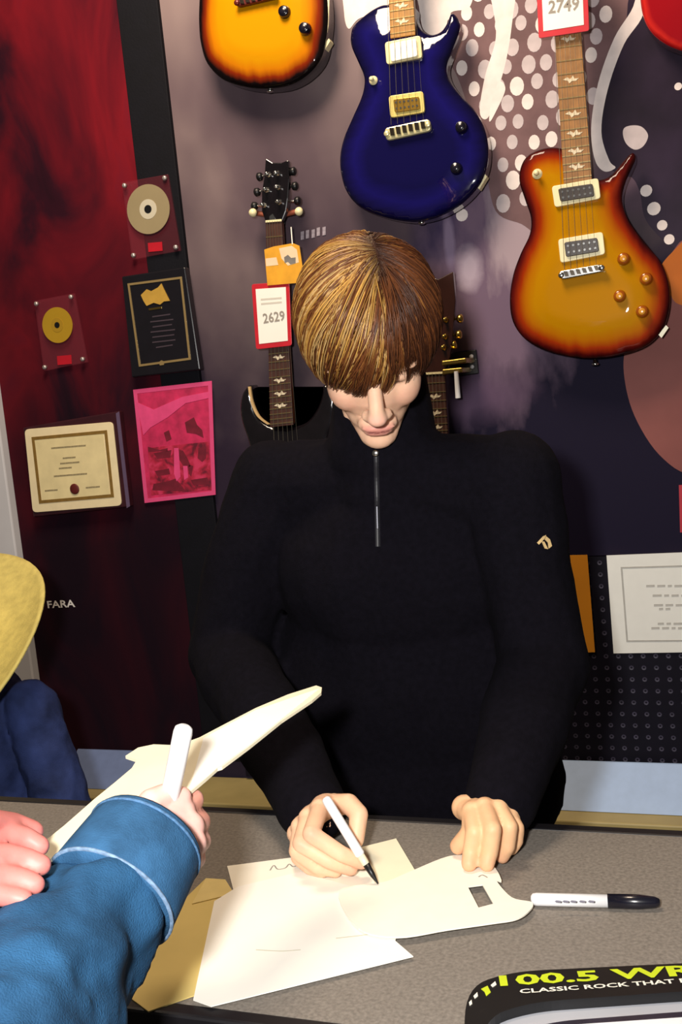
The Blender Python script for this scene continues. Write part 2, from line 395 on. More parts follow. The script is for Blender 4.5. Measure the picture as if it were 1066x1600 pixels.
# ledge under the panels
z_l = oY(950, 1279, WY-.14).z
ledge = box('wall_ledge', (-2.0, WY-.16, z_l-.05), (1.2, WY-.002, z_l), mat('tan_laminate', (176, 158, 104), .5, var=.10, scale=12), bev=.003)
struct(ledge); ledge['label'] = 'tan laminate ledge along the foot of the wall panels'
base = struct(box('baseboard_back', (-2.0, WY-.10, 0), (1.2, WY-.002, z_l-.05), mat('dark_base_paint', (26, 24, 32), .7, var=.1)))
M_blue = mat('pale_blue_card', (168, 192, 228), .6, var=.04); M_blue2 = mat('slate_blue_card', (112, 128, 168), .6, var=.06)
for q, (pa, pb, lab) in enumerate((((868, 1240), (1120, 1240), 'pale blue card on the ledge under the pegboard'), ((118, 1206), (222, 1206), 'slate blue card on the ledge under the red panel'))):
    xa, xb = oY(*pa, WY-.05).x, oY(*pb, WY-.05).x
    th = .078 if q == 0 else .07
    o = prism('blue_card', [(xa, WY-.112, z_l+.001), (xb, WY-.112, z_l+.001), (xb, WY-.03, z_l+th), (xa, WY-.03, z_l+th)], (0, .004, .001), (M_blue, M_blue2)[q], bev=.0006)
    tag(o, lab, 'card', 'blue cards on the ledge')

# ------------------------------------------------------------------ wall plaques
def disc_plaque(name, quad, cd_c, cd_r, cdm, hubm, label):
    Y0 = WY-.022
    c = oY(sum(p[0] for p in quad)/4, sum(p[1] for p in quad)/4, Y0)
    t = thing(name, (c.x, Y0, min(oY(*p, Y0).z for p in quad)), label, 'plaque', 'disc plaques on the red panel')
    ba = wallpoly('backing', quad, Y0-.008, .008, mat('clear_acrylic', (150, 60, 74), .12, alpha=.2, spec=.8, var=.02), t, bev=.0015)
    cc = oY(*cd_c, Y0-.010); ax = (0, -1, 0)
    lathe('disc', cc, ax, [(0, .2*cd_r), (0, cd_r), (.0014, cd_r), (.0014, .2*cd_r)], cdm, t, 40, False)
    lathe('disc_hub', cc+Vector((0, -.0002, 0)), ax, [(0, .16*cd_r), (0, .40*cd_r), (.0018, .40*cd_r), (.0018, .16*cd_r)], hubm, t, 30, False)
    lathe('disc_hole', cc+Vector((0, -.0002, 0)), ax, [(0, 0.001), (0, .17*cd_r), (.0024, .17*cd_r), (.0024, 0.001)], M_black, t, 20, False)
    mx = sum(p[0] for p in quad)/4; my = sum(p[1] for p in quad)/4
    for p in quad:
        q = (p[0]+(mx-p[0])*.13, p[1]+(my-p[1])*.10); a = oY(*q, Y0-.008)
        lathe('standoff_screw', a, ax, [(0, .0055), (.006, .0055), (.008, .003)], mat('satin_screw', (206, 196, 190), .3, .7, var=.04), t, 12)
    b0 = (mx+8, my+48 if name[0] == 's' else my+45)
    wallpoly('name_plate', [(b0[0]-12, b0[1]-7), (b0[0]+10, b0[1]-9), (b0[0]+11, b0[1]+5), (b0[0]-11, b0[1]+7)], Y0-.0095, .0015, mat('red_plate', (180, 24, 40), .4, var=.08), t)
disc_plaque('silver_disc_plaque', [(190, 285), (262, 272), (282, 392), (206, 406)], (232, 327), .056, mat('silver_disc', (170, 154, 118), .28, .3, var=.06, scale=8), mat('pale_hub', (222, 214, 190), .35, .3, var=.03),
            'clear plaque holding a silver disc, beside the black strip')
disc_plaque('gold_disc_plaque', [(53, 470), (115, 458), (136, 566), (68, 580)], (90, 508), .043, mat('gold_disc', (196, 156, 44), .28, .3, var=.06, scale=8), mat('gold_hub', (178, 140, 40), .35, .2, var=.03),
            'clear plaque holding a gold disc, at the left on the red panel')
Y0 = WY-.024
t = thing('award_plaque', oY(250, 588, Y0), 'black award plaque with thin gold border and gold emblem', 'plaque')
wallpoly('board', [(190, 432), (289, 417), (313, 578), (206, 590)], Y0-.022, .022, mat('black_lacquer', (20, 18, 24), .3, var=.1, coat=.4), t, bev=.003)
bq = [(199, 443), (284, 432), (298, 562), (217, 573)]
def frame_strips(quad, wdt, Y, th, m, parent, name='border_strip'):
    P = [oY(x, y, Y) for x, y in quad]; c = sum(P, Vector())/4
    def inset(i):
        p, a, b = P[i], (P[i-1]-P[i]).normalized(), (P[(i+1) % 4]-P[i]).normalized(); return p+(a+b)*(wdt/max(.3, a.cross(b).length))
    for i in range(4): prism(name, [P[i], P[(i+1) % 4], inset((i+1) % 4), inset(i)], (0, th, 0), m, parent)
frame_strips(bq, .005, Y0-.0235, .0015, mat('gold_line', (176, 150, 100), .35, .5, var=.05), t)
wallpoly('emblem', [(220, 461), (229, 452), (236, 455), (247, 449), (252, 443), (256, 452), (259, 458), (265, 470), (256, 471), (250, 476), (240, 473), (229, 478), (224, 470)], Y0-.0245, .0025, mat('gold_foil', (206, 164, 72), .35, .25, var=.1), t)
wallpoly('emblem_base', [(232, 482), (252, 479), (252, 482), (233, 485)], Y0-.0235, .0015, M_gold, t)
for i, (y, l) in enumerate(((492, 28), (500, 36), (508, 30), (516, 38), (524, 34), (532, 36), (540, 26))):
    wallpoly('engraved_line', [(252-l/2+i*.8, y+2), (252+l/2+i*.8, y-2), (252+l/2+i*.8, y), (252-l/2+i*.8, y+4)], Y0-.0227, .0007, mat('dull_ink', (62, 50, 60), .6, var=.1), t)
wallpoly('emblem_stud', [(248, 566), (252, 563), (257, 565), (256, 570), (250, 571)], Y0-.0235, .0015, mat('gold_line', (0, 0, 0)), t)

# framed certificate
t = thing('framed_certificate', oY(118, 806, Y0), 'cream certificate with gold border and dark red seal in a dark frame', 'certificate')
wallpoly('frame', [(36, 668), (186, 642), (203, 792), (52, 808)], Y0-.02, .02, mat('dark_red_wood', (56, 22, 30), .35, var=.2, scale=30, coat=.3), t, bev=.003)
wallpoly('frame_edge', [(181, 646), (186, 643), (203, 791), (198, 794)], Y0-.0215, .0015, mat('lilac_edge', (120, 100, 130), .3, .4, var=.05), t)
wallpoly('mat_board', rounded([(38, 671), (176, 659), (190, 790), (51, 801)], 7), Y0-.0235, .0035, mat('cream_card', (240, 222, 178), .7, var=.04), t, bev=.0008)
frame_strips([(49, 683), (167, 672), (178, 777), (61, 787)], .008, Y0-.0245, .001, mat('gold_border', (152, 118, 58), .45, .3, var=.15, scale=60), t)
wallpoly('certificate_sheet', [(54, 688), (161, 677), (172, 772), (66, 782)], Y0-.0240, .0005, mat('parchment', (232, 214, 160), .75, var=.08, scale=25), t)
for i, (x0, x1, y) in enumerate(((80, 134, 697), (98, 118, 714), (94, 124, 722), (92, 112, 730), (84, 136, 741), (70, 90, 765), (134, 156, 760))):
    wallpoly('text_line', [(x0, y+(x1-x0)*.04), (x1, y-(x1-x0)*.04), (x1, y-(x1-x0)*.04+2.4), (x0, y+(x1-x0)*.04+2.4)], Y0-.0244, .0004, mat('brown_ink', (150, 136, 100), .8, var=.3, scale=200), t)
c = oY(117, 764, Y0-.0244)
lathe('wax_seal', c, (0, -1, 0), [(0, .0125), (.0015, .0135), (.003, .011), (.003, .001)], mat('seal_red', (96, 30, 26), .5, var=.2), t, 18)

# pink poster
t = wallpoly('pink_poster', [(208, 609), (331, 595), (337, 773), (226, 786)], WY-.0262, .0012, mat('pink_print', (196, 38, 86), .6, var=.28, scale=36))
tag(t, 'hot pink poster with dark printed figures below the award plaque', 'poster')
frame_strips([(208, 609), (331, 595), (337, 773), (226, 786)], .010, WY-.0268, .0006, mat('pink_border', (222, 74, 128), .6, var=.05), t, 'poster_border')
M_dk = mat('dark_red_print', (112, 18, 40), .6, var=.3, scale=40); M_dr = ramp_mat('rose_print', [(.35, (96, 16, 38)), (.5, (176, 28, 60)), (.65, (206, 50, 92))], rough=.6, nscale=34, detail=3)
YP = WY-.0266
wallpoly('printed_block', [(231, 700), (326, 690), (331, 765), (236, 774)], YP, .0004, M_dr, t)
for P in ([(289, 660), (303, 652), (308, 664), (316, 672), (318, 684), (306, 678), (292, 676)], [(256, 676), (264, 672), (268, 686), (260, 690)], [(276, 702), (286, 704), (293, 716), (298, 728), (290, 733), (280, 718)],
          [(310, 700), (322, 698), (322, 716), (316, 722), (309, 716)], [(240, 708), (268, 703), (266, 715), (246, 717)], [(242, 736), (264, 732), (266, 741), (246, 744)], [(298, 750), (324, 746), (328, 757), (302, 758)],
          [(262, 752), (274, 748), (282, 756), (290, 768), (238, 766), (240, 756)], [(295, 726), (302, 728), (299, 745), (295, 740)], [(231, 698), (250, 703), (262, 700), (262, 705), (232, 706)]):
    wallpoly('printed_figure', P, YP-.0002, .0005, M_dk, t)
for P in ([(272, 700), (279, 700), (282, 745), (276, 752), (272, 740)], [(286, 728), (293, 728), (294, 746), (288, 750)], [(213, 628), (240, 640), (285, 620), (326, 612), (326, 622), (290, 630), (262, 652), (235, 668), (224, 680), (220, 660)]):
    wallpoly('printed_highlight', P, YP-.0005, .0006, mat('pale_pink_print', (224, 70, 126), .6, var=.1), t)

# white notice and orange sheet on the pegboard
YN = WY-.017
t = wallpoly('white_notice', [(948, 868), (1150, 860), (1150, 1018), (959, 1021)], YN-.003, .002, mat('notice_card', (232, 232, 226), .7, var=.02))
tag(t, 'white framed notice with grey text pinned to the pegboard', 'notice')
frame_strips([(970, 886), (1140, 881), (1140, 1002), (979, 1003)], .0035, YN-.0036, .0006, mat('grey_line', (176, 174, 168), .7, var=.1), t)
for y, x0, x1 in ((914, 1010, 1120), (929, 1020, 1110), (944, 1022, 1112), (950, 1030, 1042), (973, 1028, 1104), (980, 1018, 1090)):
    x = x0
    while x < x1:
        l = random.uniform(6, 16)
        wallpoly('text_word', [(x, y), (x+l, y-.4), (x+l, y+3.2), (x, y+3.6)], YN-.0034, .0004, mat('pale_grey_ink', (186, 184, 178), .8, var=.2), t); x += l+4
o = wallpoly('orange_sheet', [(872, 868), (918, 867), (930, 1019), (880, 1021)], YN-.004, .0012, mat('orange_card', (222, 142, 24), .6, var=.06, scale=10))
tag(o, 'orange card pinned to the pegboard beside the white notice', 'card')
o = wallpoly('red_tag', [(1061, 758), (1100, 756), (1100, 830), (1063, 832)], WY-.018, .001, mat('red_card', (170, 20, 44), .6, var=.08))
tag(o, 'small red card at the right edge below the brown printed disc', 'card')

# ------------------------------------------------------------------ guitars
def seg_dist(P, O):
    """distance of each 2-d point to a closed outline"""
    A = O; B = np.roll(O, -1, 0); d = np.full(len(P), 9.0)
    for a, b in zip(A, B):
        ab = b-a; t = np.clip(((P-a)@ab)/max(ab@ab, 1e-12), 0, 1)
        d = np.minimum(d, np.linalg.norm(P-(a+t[:, None]*ab), axis=1))
    return d
def guitar_body(px, Y, th, m_top, m_side, parent, bulge=.010, rim=.009, n=5):
    O3 = spline([oY(x, y, Y) for x, y in px], n); O = np.array([(p.x, p.z) for p in O3])
    ar = .5*np.sum(O[:, 0]*np.roll(O[:, 1], -1)-O[:, 1]*np.roll(O[:, 0], -1))
    if ar < 0: O = O[::-1]
    lo, hi = O.min(0), O.max(0); g = .0095
    G = np.array([(x+(g/2 if j % 2 else 0), z) for j, z in enumerate(np.arange(lo[1], hi[1], g)) for x in np.arange(lo[0], hi[0], g)])
    dist = seg_dist(G, O)
    ins = np.array([inpoly(float(q[0]), float(q[1]), [tuple(o) for o in O]) for q in G])
    G = G[ins & (dist > .0065)]
    tg = np.roll(O, -1, 0)-np.roll(O, 1, 0); nm = np.stack([-tg[:, 1], tg[:, 0]], 1); nm /= np.linalg.norm(nm, axis=1)[:, None]+1e-9
    Rg = O+nm*.0035; ok = (seg_dist(Rg, O) > .003); Rg = Rg[ok]
    P = np.concatenate([O, Rg, G]); N = len(O)
    vs, _, fs, *_ = geometry.delaunay_2d_cdt([Vector((float(a), float(b))) for a, b in P], [], [list(range(N))], 1, 1e-6)
    Q = np.array([(v.x, v.y) for v in vs]); d = seg_dist(Q, O)
    # rounded rim then a gently carved top (y grows towards the wall)
    yy = np.where(d < rim, rim-np.sqrt(np.maximum(rim**2-(rim-d)**2, 0)), 0)*.8 - bulge*np.clip(d/.07, 0, 1)**1.2
    V = [(float(q[0]), Y+float(h), float(q[1])) for q, h in zip(Q, yy)]; Fc = [list(f) for f in fs]
    nf = len(Fc); b = len(V); nb = len(O)
    prof = [(rim*.8, 0), (th-.006, 0), (th, .006)]
    for h, ins_ in prof:
        for k in range(nb): q = O[k]+nm[k]*ins_; V.append((float(q[0]), Y+h, float(q[1])))
    for r in range(2):
        for k in range(nb): Fc.append([b+r*nb+k, b+r*nb+(k+1) % nb, b+(r+1)*nb+(k+1) % nb, b+(r+1)*nb+k])
    Fc.append([b+2*nb+k for k in range(nb)])
    me = mesh_of(V, Fc)
    at = me.attributes.new('edge', 'FLOAT', 'POINT'); dd = np.concatenate([d, np.zeros(len(V)-len(d))])/.12
    at.data.foreach_set('value', dd.astype('f'))
    o = place('body', me, [m_top, m_side], parent)
    mi = np.zeros(len(me.polygons), 'i'); mi[nf:] = 1; me.polygons.foreach_set('material_index', mi)
    me.polygons.foreach_set('use_smooth', [True]*len(me.polygons))
    bm = bmesh.new(); bm.from_mesh(me); bmesh.ops.recalc_face_normals(bm, faces=bm.faces); bm.to_mesh(me); bm.free()
    return o
def lerp2(a, b, t): return (a[0]+(b[0]-a[0])*t, a[1]+(b[1]-a[1])*t)
M_rose = mat('rosewood', (66, 36, 26), .5, var=.25, scale=60); M_maple = mat('amber_maple', (168, 120, 52), .45, var=.15, scale=40)
M_fb_tan = mat('tan_fretboard', (150, 104, 52), .5, var=.2, scale=50)
M_fret = mat('fret_wire', (196, 172, 120), .3, .9, var=.04); M_inlay = mat('pearl_inlay', (222, 208, 178), .3, var=.08, scale=80)
M_neck = mat('mahogany_neck', (92, 48, 30), .4, var=.2, scale=50, coat=.3)
def neck(parent, tl, tr, bl, br, Y, fbm, nfr=22, inl=(), birds=True, strings=True, sb=None):
    """fretboard given by its four pixel corners (nut end first)"""
    wallpoly('neck', [tl, tr, br, bl], Y+.004, .019, M_neck, parent, bev=.006)
    wallpoly('fretboard', [tl, tr, br, bl], Y, .005, fbm, parent, bev=.001)
    L = 1.0; tot = 1-2**(-nfr/12)
    pos = [(1-2**(-i/12))/tot for i in range(nfr+1)]
    def bar(t, wd, m, name, ins=.0, lift=.0012):
        a, b = lerp2(tl, bl, t), lerp2(tr, br, t); a, b = lerp2(a, b, ins), lerp2(b, a, ins)
        A, B = oY(*a, Y-lift), oY(*b, Y-lift); d = (oY(*bl, Y)-oY(*tl, Y)).normalized()*wd
        prism(name, [A-d, B-d, B+d, A+d], (0, .0016, 0), m, parent)
    bar(0.0, .0022, M_cream, 'nut', lift=.003)
    for t in pos[1:]: bar(t*.985, .0009, M_fret, 'fret')
    for f_ in inl:
        if f_ > nfr: continue
        t = (pos[f_-1]+pos[f_])/2*.985; a, b = lerp2(tl, bl, t), lerp2(tr, br, t); c = lerp2(a, b, .5)
        hw = (b[0]-a[0])*.30; hh = max(2.2, hw*.55)
        P = [(-1, .1), (-.5, -.5), (-.1, -.1), (.25, -.9), (.45, -.2), (1, -.35), (.6, .3), (.1, .35), (-.2, .9), (-.4, .3)]
        wallpoly('bird_inlay', [(c[0]+u_*hw, c[1]+v_*hh) for u_, v_ in P], Y-.0008, .0012, M_inlay, parent)
    if strings:
        e0, e1 = sb if sb else (bl, br)
        for i in range(6):
            t = .1+.8*i/5
            cyl('string', oY(*lerp2(tl, tr, t), Y-.003), oY(*lerp2(e0, e1, t), Y-.010), .0005-.00005*i, mat('steel_string', (190, 180, 160), .3, .9), parent, n=6)
def pickup(parent, quad, Y, ring, cover, poles=True, slug=.62, name='pickup'):
    r = wallpoly('pickup_ring', rounded(quad, 5, 3), Y-.006, .010, ring, parent, bev=.0012)
    c = (sum(p[0] for p in quad)/4, sum(p[1] for p in quad)/4)
    q = [(c[0]+(p[0]-c[0])*.74, c[1]+(p[1]-c[1])*slug) for p in quad]
    p = wallpoly(name, rounded(q, 3, 2), Y-.0105, .006, cover, parent, bev=.001)
    if poles:
        for row in (.28, .72):
            for i in range(6):
                a = lerp2(lerp2(q[0], q[3], row), lerp2(q[1], q[2], row), .1+.8*i/5); P = oY(*a, Y-.0105)
                cyl('pole_screw', P, P+Vector((0, -.001, 0)), .0022, M_chrome, p, n=8)
def bridge(parent, quad, Y, m):
    b = wallpoly('bridge', rounded(quad, 7, 4), Y-.013, .012, m, parent, bev=.003)
    for i in range(6):
        t = .16+.68*i/5; a = lerp2(lerp2(quad[0], quad[3], .1), lerp2(quad[1], quad[2], .1), t)
        a2 = lerp2(lerp2(quad[0], quad[3], .7), lerp2(quad[1], quad[2], .7), t)
        w_ = (quad[1][0]-quad[0][0])*.045
        wallpoly('saddle', [(a[0]-w_, a[1]), (a[0]+w_, a[1]), (a2[0]+w_, a2[1]), (a2[0]-w_, a2[1])], Y-.0165, .005, mat('dark_saddle', (60, 54, 46), .3, .8, var=.05), b)
    for t in (.05, .95):
        p = oY(*lerp2(lerp2(quad[0], quad[3], .5), lerp2(quad[1], quad[2], .5), t), Y-.012)
        lathe('bridge_stud', p, (0, -1, 0), [(0, .006), (.004, .006), (.0055, .004)], m, b, 12)
def knob(parent, c, Y, m, r=.0115, pointer=None):
    p = oY(*c, Y)
    k = lathe('knob', p, (0, -1, 0), [(0, r*1.12), (.004, r*1.08), (.006, r), (.013, r*.92), (.0145, r*.8), (.0145, .001)], m, parent, 18)
    lathe('knob_cap', p+Vector((0, -.0146, 0)), (0, -1, 0), [(0, r*.6), (.0006, r*.55), (.0006, .001)], pointer or M_gold, k, 12)
def strap_button(parent, c, Y):
    p = oY(*c, Y+.022)
    lathe('strap_button', p+Vector((0, 0, .006)), (0, 0, -1), [(0, .004), (.006, .004), (.008, .0075), (.011, .0075), (.0125, .004)], M_chrome, parent, 14)
def amber(name, c0, c1, c2, c3, c4): return ramp_mat(name, [(0.0, c0), (.07, c1), (.17, c2), (.30, c3), (.45, c4)], attr='edge', rough=.35, coat=.45, scale=(3, 1, .6))
M_amb_side = mat('dark_cherry_side', (54, 16, 14), .25, var=.2, coat=.7)
GY = WY-.085      # front faces of the hanging guitars

# sunburst guitar on the right
M_burst = amber('sunburst_top', (28, 6, 8), (84, 14, 10), (146, 44, 6), (172, 100, 4), (178, 122, 3))
g = thing('electric_guitar', oY(928, 562, GY), 'single-cut electric guitar with amber sunburst top and cream pickup rings, right of the man', 'guitar', 'guitars hanging on the wall')
guitar_body([(876, 231), (850, 231), (826, 241), (814, 258), (811, 282), (820, 312), (829, 340), (827, 366), (813, 396), (801, 430), (796, 468), (801, 503), (820, 530), (850, 547), (890, 557), (930, 560), (972, 554), (1010, 540),
             (1034, 516), (1045, 485), (1046, 450), (1036, 415), (1014, 386), (993, 360), (978, 335), (972, 310), (977, 285), (987, 262), (993, 247), (989, 238), (979, 245), (965, 262), (950, 276), (932, 280), (918, 272), (912, 245)], GY, .048, M_burst, M_amb_side, g)
YB = GY-.0095
neck(g, (853, -190), (890, -194), (881, 287), (925, 281), YB-.004, M_fb_tan, 22, (3, 5, 7, 9, 12, 15, 17, 19, 21), sb=((876, 422), (938, 412)))
wallpoly('headstock', [(853, -190), (842, -215), (836, -300), (850, -290), (875, -300), (902, -296), (898, -220), (890, -194)], YB+.006, .014, M_neck, g, bev=.002)
pickup(g, [(862, 291), (935, 278), (939, 310), (867, 324)], YB, M_cream, mat('black_bobbin', (50, 40, 34), .35, var=.1))
pickup(g, [(872, 374), (942, 362), (946, 397), (876, 411)], YB, M_cream, mat('black_bobbin', (0, 0, 0)))
bridge(g, [(872, 424), (941, 412), (947, 424), (876, 438)], YB, M_chrome)
M_ak = mat('amber_knob', (150, 74, 14), .2, var=.15, coat=.6)
for c in ((975, 405), (1010, 436), (969, 463), (1004, 487)): knob(g, c, GY-.006, M_ak, pointer=mat('amber_cap', (206, 140, 40), .25, var=.1))
p = oY(840, 272, GY-.004)
lathe('toggle_switch', p, (0, -1, 0), [(0, .010), (.002, .010), (.003, .004), (.010, .003), (.016, .0055), (.02, .003)], M_cream, g, 14)
lathe('toggle_plate', oY(856, 287, GY-.003), (0, -1, 0), [(0, .007), (.0015, .007), (.002, .004)], M_gold, g, 12)
strap_button(g, (930, 566), GY)
wallpoly('jack_plate', [(1029, 523), (1041, 508), (1045, 512), (1034, 528)], GY+.012, .02, M_cream, g)

# blue guitar
M_blu = ramp_mat('blue_flame_top', [(0, (8, 6, 34)), (.10, (13, 9, 54)), (.30, (20, 15, 88)), (.55, (14, 11, 62))], attr='edge', rough=.16, coat=1.0, scale=(.7, 1, 6))
g = thing('electric_guitar', oY(648, 348, GY), 'dark blue glossy single-cut electric guitar with gold hardware above the man', 'guitar', 'guitars hanging on the wall')
guitar_body([(608, 6), (592, 8), (572, 20), (552, 38), (547, 53), (548, 71), (559, 97), (567, 116), (568, 131), (563, 152), (549, 184), (536, 215), (530, 244), (532, 273), (541, 300), (560, 322), (593, 337), (630, 345), (659, 345),
             (690, 336), (722, 317), (746, 292), (757, 270), (762, 246), (761, 220), (754, 194), (738, 168), (718, 147), (701, 123), (697, 102), (705, 79), (715, 53), (718, 38), (712, 24), (704, 20), (698, 34), (688, 48), (672, 53), (656, 44), (648, 26), (645, 8)],
            GY, .046, M_blu, mat('blue_side', (14, 10, 50), .2, var=.15, coat=.8), g, bulge=.012)
neck(g, (590, -420), (622, -424), (610, 60), (649, 54), YB-.005, M_maple, 22, (3, 5, 7, 9, 12, 15, 17, 19, 21), sb=((605, 196), (668, 186)))
wallpoly('headstock', [(590, -420), (580, -446), (574, -520), (588, -512), (610, -520), (634, -518), (630, -446), (622, -424)], YB+.006, .014, M_neck, g, bev=.002)
M_pcov = mat('nickel_gold_cover', (236, 222, 170), .35, .25, var=.03)
pickup(g, [(601, 66), (657, 55), (660, 90), (604, 101)], YB-.002, M_pcov, mat('reflection_white_cover', (248, 244, 226), .4, var=.02), poles=False, slug=.8)  # bright reflection on the neck pickup painted in as a near-white cover
pickup(g, [(607, 150), (661, 142), (664, 175), (610, 184)], YB-.002, mat('gold_ring', (222, 204, 120), .35, .2, var=.05), mat('gold_cover', (160, 126, 50), .3, .7, var=.1))
bridge(g, [(600, 200), (671, 185), (674, 204), (603, 220)], YB-.002, mat('pale_gold', (232, 222, 170), .3, .5, var=.04))
for c in ((722, 200), (714, 264)): knob(g, c, GY-.006, mat('black_knob', (14, 12, 24), .2, var=.1, coat=.5), pointer=mat('black_knob_cap', (24, 22, 34), .2))
p = oY(584, 126, GY-.006)
lathe('toggle_switch', p, (0, -1, 0), [(0, .009), (.002, .009), (.003, .004), (.010, .003), (.016, .005), (.02, .003)], M_cream, g, 14)
strap_button(g, (659, 346), GY)
wallpoly('jack_plate', [(744, 290), (757, 270), (761, 276), (749, 296)], GY+.012, .022, M_cream, g)

# sunburst guitar, top left, its upper half above the frame
M_burst2 = amber('tobacco_burst_top', (10, 8, 10), (18, 9, 10), (120, 36, 8), (190, 112, 6), (198, 136, 5))
g = thing('electric_guitar', oY(418, 138, GY), 'sunburst electric guitar with broad black edge, cut off by the top left of the frame', 'guitar', 'guitars hanging on the wall')
guitar_body([(312, -25), (309, 10), (309, 40), (312, 68), (322, 98), (347, 123), (384, 135), (420, 137), (453, 131), (481, 114), (500, 90), (508, 58), (511, 20), (506, -25), (490, -65), (474, -105), (470, -140), (478, -175), (480, -200), (468, -208), (455, -190), (438, -172), (418, -168),
             (404, -190), (396, -208), (365, -210), (330, -195), (312, -165), (314, -130), (326, -95), (324, -60)], GY, .05, M_burst2, mat('black_side', (20, 14, 16), .25, var=.2, coat=.7), g, bulge=.012)
neck(g, (340, -640), (372, -643), (372, -165), (410, -169), YB-.005, M_rose, 22, (3, 5, 7, 9, 12, 15, 17), sb=((358, -8), (420, -14)))
wallpoly('headstock', [(340, -640), (330, -668), (326, -740), (340, -732), (360, -740), (384, -738), (380, -668), (372, -643)], YB+.006, .014, M_neck, g, bev=.002)
pickup(g, [(358, -150), (424, -158), (426, -126), (361, -117)], YB-.002, M_black, mat('dark_cover', (40, 30, 26), .3, .4))
pickup(g, [(362, -72), (428, -80), (430, -46), (365, -38)], YB-.002, M_black, mat('dark_cover', (0, 0, 0)))
bridge(g, [(366, 0), (432, -12), (433, -4), (369, 11)], YB-.002, mat('dark_red_bridge', (96, 30, 26), .3, .3, var=.1))
for c in ((446, 20), (478, 46)): knob(g, c, GY-.010, mat('black_knob', (0, 0, 0)), .012, pointer=mat('black_knob_cap', (0, 0, 0)))
strap_button(g, (422, 140), GY)
wallpoly('binding', [(512, -10), (515, -10), (513, 40), (509, 66), (506, 66), (510, 40)], GY+.008, .003, M_cream, g)
wallpoly('jack_plate', [(499, 78), (514, 60), (516, 64), (504, 84)], GY+.012, .022, M_cream, g)

# red guitar, top right corner
M_redg = ramp_mat('cherry_top', [(0, (150, 14, 20)), (.05, (196, 40, 34)), (.12, (150, 16, 26)), (.6, (150, 18, 28))], attr='edge', rough=.2, coat=.9, scale=(1, 1, 1))
g = thing('electric_guitar', oY(1095, 90, GY), 'cherry red electric guitar body in the top right corner', 'guitar', 'guitars hanging on the wall')
guitar_body([(1002, -60), (1000, -20), (1003, 15), (1013, 42), (1032, 62), (1060, 76), (1095, 82), (1140, 80), (1185, 65), (1212, 35), (1218, -5), (1208, -50), (1188, -85), (1165, -115), (1158, -150), (1168, -190), (1174, -220), (1160, -228), (1140, -200), (1120, -188),
             (1098, -195), (1088, -228), (1050, -235), (1018, -215), (1005, -180), (1012, -140), (1020, -105)], GY, .046, M_redg, mat('cherry_side', (130, 14, 22), .2, var=.1, coat=.8), g)
neck(g, (1040, -660), (1074, -663), (1056, -190), (1096, -195), YB-.005, M_rose, 22, (), strings=False)
pickup(g, [(1050, -170), (1120, -178), (1124, -144), (1053, -136)], YB, M_cream, mat('black_bobbin', (0, 0, 0)))
bridge(g, [(1062, -50), (1132, -60), (1136, -45), (1064, -34)], YB, M_chrome)
for c in ((1160, -60), (1180, -10)): knob(g, c, GY-.008, MATS['black_knob'])

def tuner(parent, post, btn, Y, pm, bm_):
    P = oY(*post, Y)
    lathe('tuner_post', P, (0, -1, 0), [(0, .006), (.002, .006), (.003, .0035), (.013, .0032), (.015, .004), (.016, .002)], pm, parent, 12)
    B = oY(*btn, Y+.014); A = oY(*post, Y+.014)
    s = cyl('tuner_shaft', A, B, .0025, pm, parent, n=8); d = (B-A).normalized()
    lathe('tuner_button', B-d*.006, d, [(0, .004), (.003, .0085), (.011, .0095), (.014, .006)], bm_, parent, 12)
def hanger(name, label, tips, root, Y, yokem, ballm):
    r = oY(*root, WY-.012); mid = oY(*root, Y+.02)
    t = thing(name, (r.x, WY-.012, r.z-.02), label, 'hanger')
    box('wall_plate', (r.x-.022, WY-.020, r.z-.022), (r.x+.022, WY-.0125, r.z+.022), M_black, t, bev=.002)
    cyl('arm', r, mid, .005, M_black, t)
    pts = []
    for i, tp in enumerate(tips):
        P = oY(*tp, Y-.022); k = oY(*tp, Y+.02)
        for a, b in ((mid, k), (k, P)): cyl('yoke_prong', a, b, .0055, yokem, t)
        lathe('prong_ball', P+Vector((0, .004, 0)), (0, -1, 0), [(-.008, .002), (-.005, .007), (0, .0095), (.005, .0075), (.008, .002)], ballm, t, 14)
# guitar left of the man's head: headstock, neck, dark body behind his shoulder
GY2 = WY-.075; YB2 = GY2-.006
g = thing('electric_guitar', oY(440, 930, GY2), 'black double-cut electric guitar hanging by its headstock, left of the man\'s head', 'guitar', 'guitars hanging on the wall')
M_blkg = mat('black_gloss', (16, 12, 16), .18, var=.2, coat=.8)
guitar_body([(389, 602), (378, 615), (374, 635), (377, 660), (387, 690), (392, 720), (384, 760), (372, 800), (368, 850), (380, 895), (415, 922), (460, 928), (510, 920), (540, 890), (548, 850), (538, 800), (522, 760), (512, 720), (514, 690), (522, 660), (524, 630), (514, 606),
             (505, 602), (502, 618), (494, 640), (478, 660), (456, 668), (440, 670), (420, 665), (404, 652), (395, 628), (393, 610)], GY2, .046, M_blkg, M_blkg, g, bulge=.004)
bpx = spline([oY(x, y, GY2-.002) for x, y in ((390, 604), (394, 628), (404, 650), (420, 663))], 5, False)
for a, b in zip(bpx[:-1], bpx[1:]): pass
V = []; Fc = []
for i, p in enumerate(bpx):
    for dx, dy in ((-.004, 0), (.002, .0), (.002, .006), (-.004, .006)): V.append(p+Vector((dx, dy, 0)))
    if i: Fc += [[4*i-4+k, 4*i-4+(k+1) % 4, 4*i+(k+1) % 4, 4*i+k] for k in range(4)]
Fc += [[3, 2, 1, 0], [len(V)-4, len(V)-3, len(V)-2, len(V)-1]]
mk('binding', V, Fc, mat('aged_binding', (206, 172, 120), .4, var=.08), g)
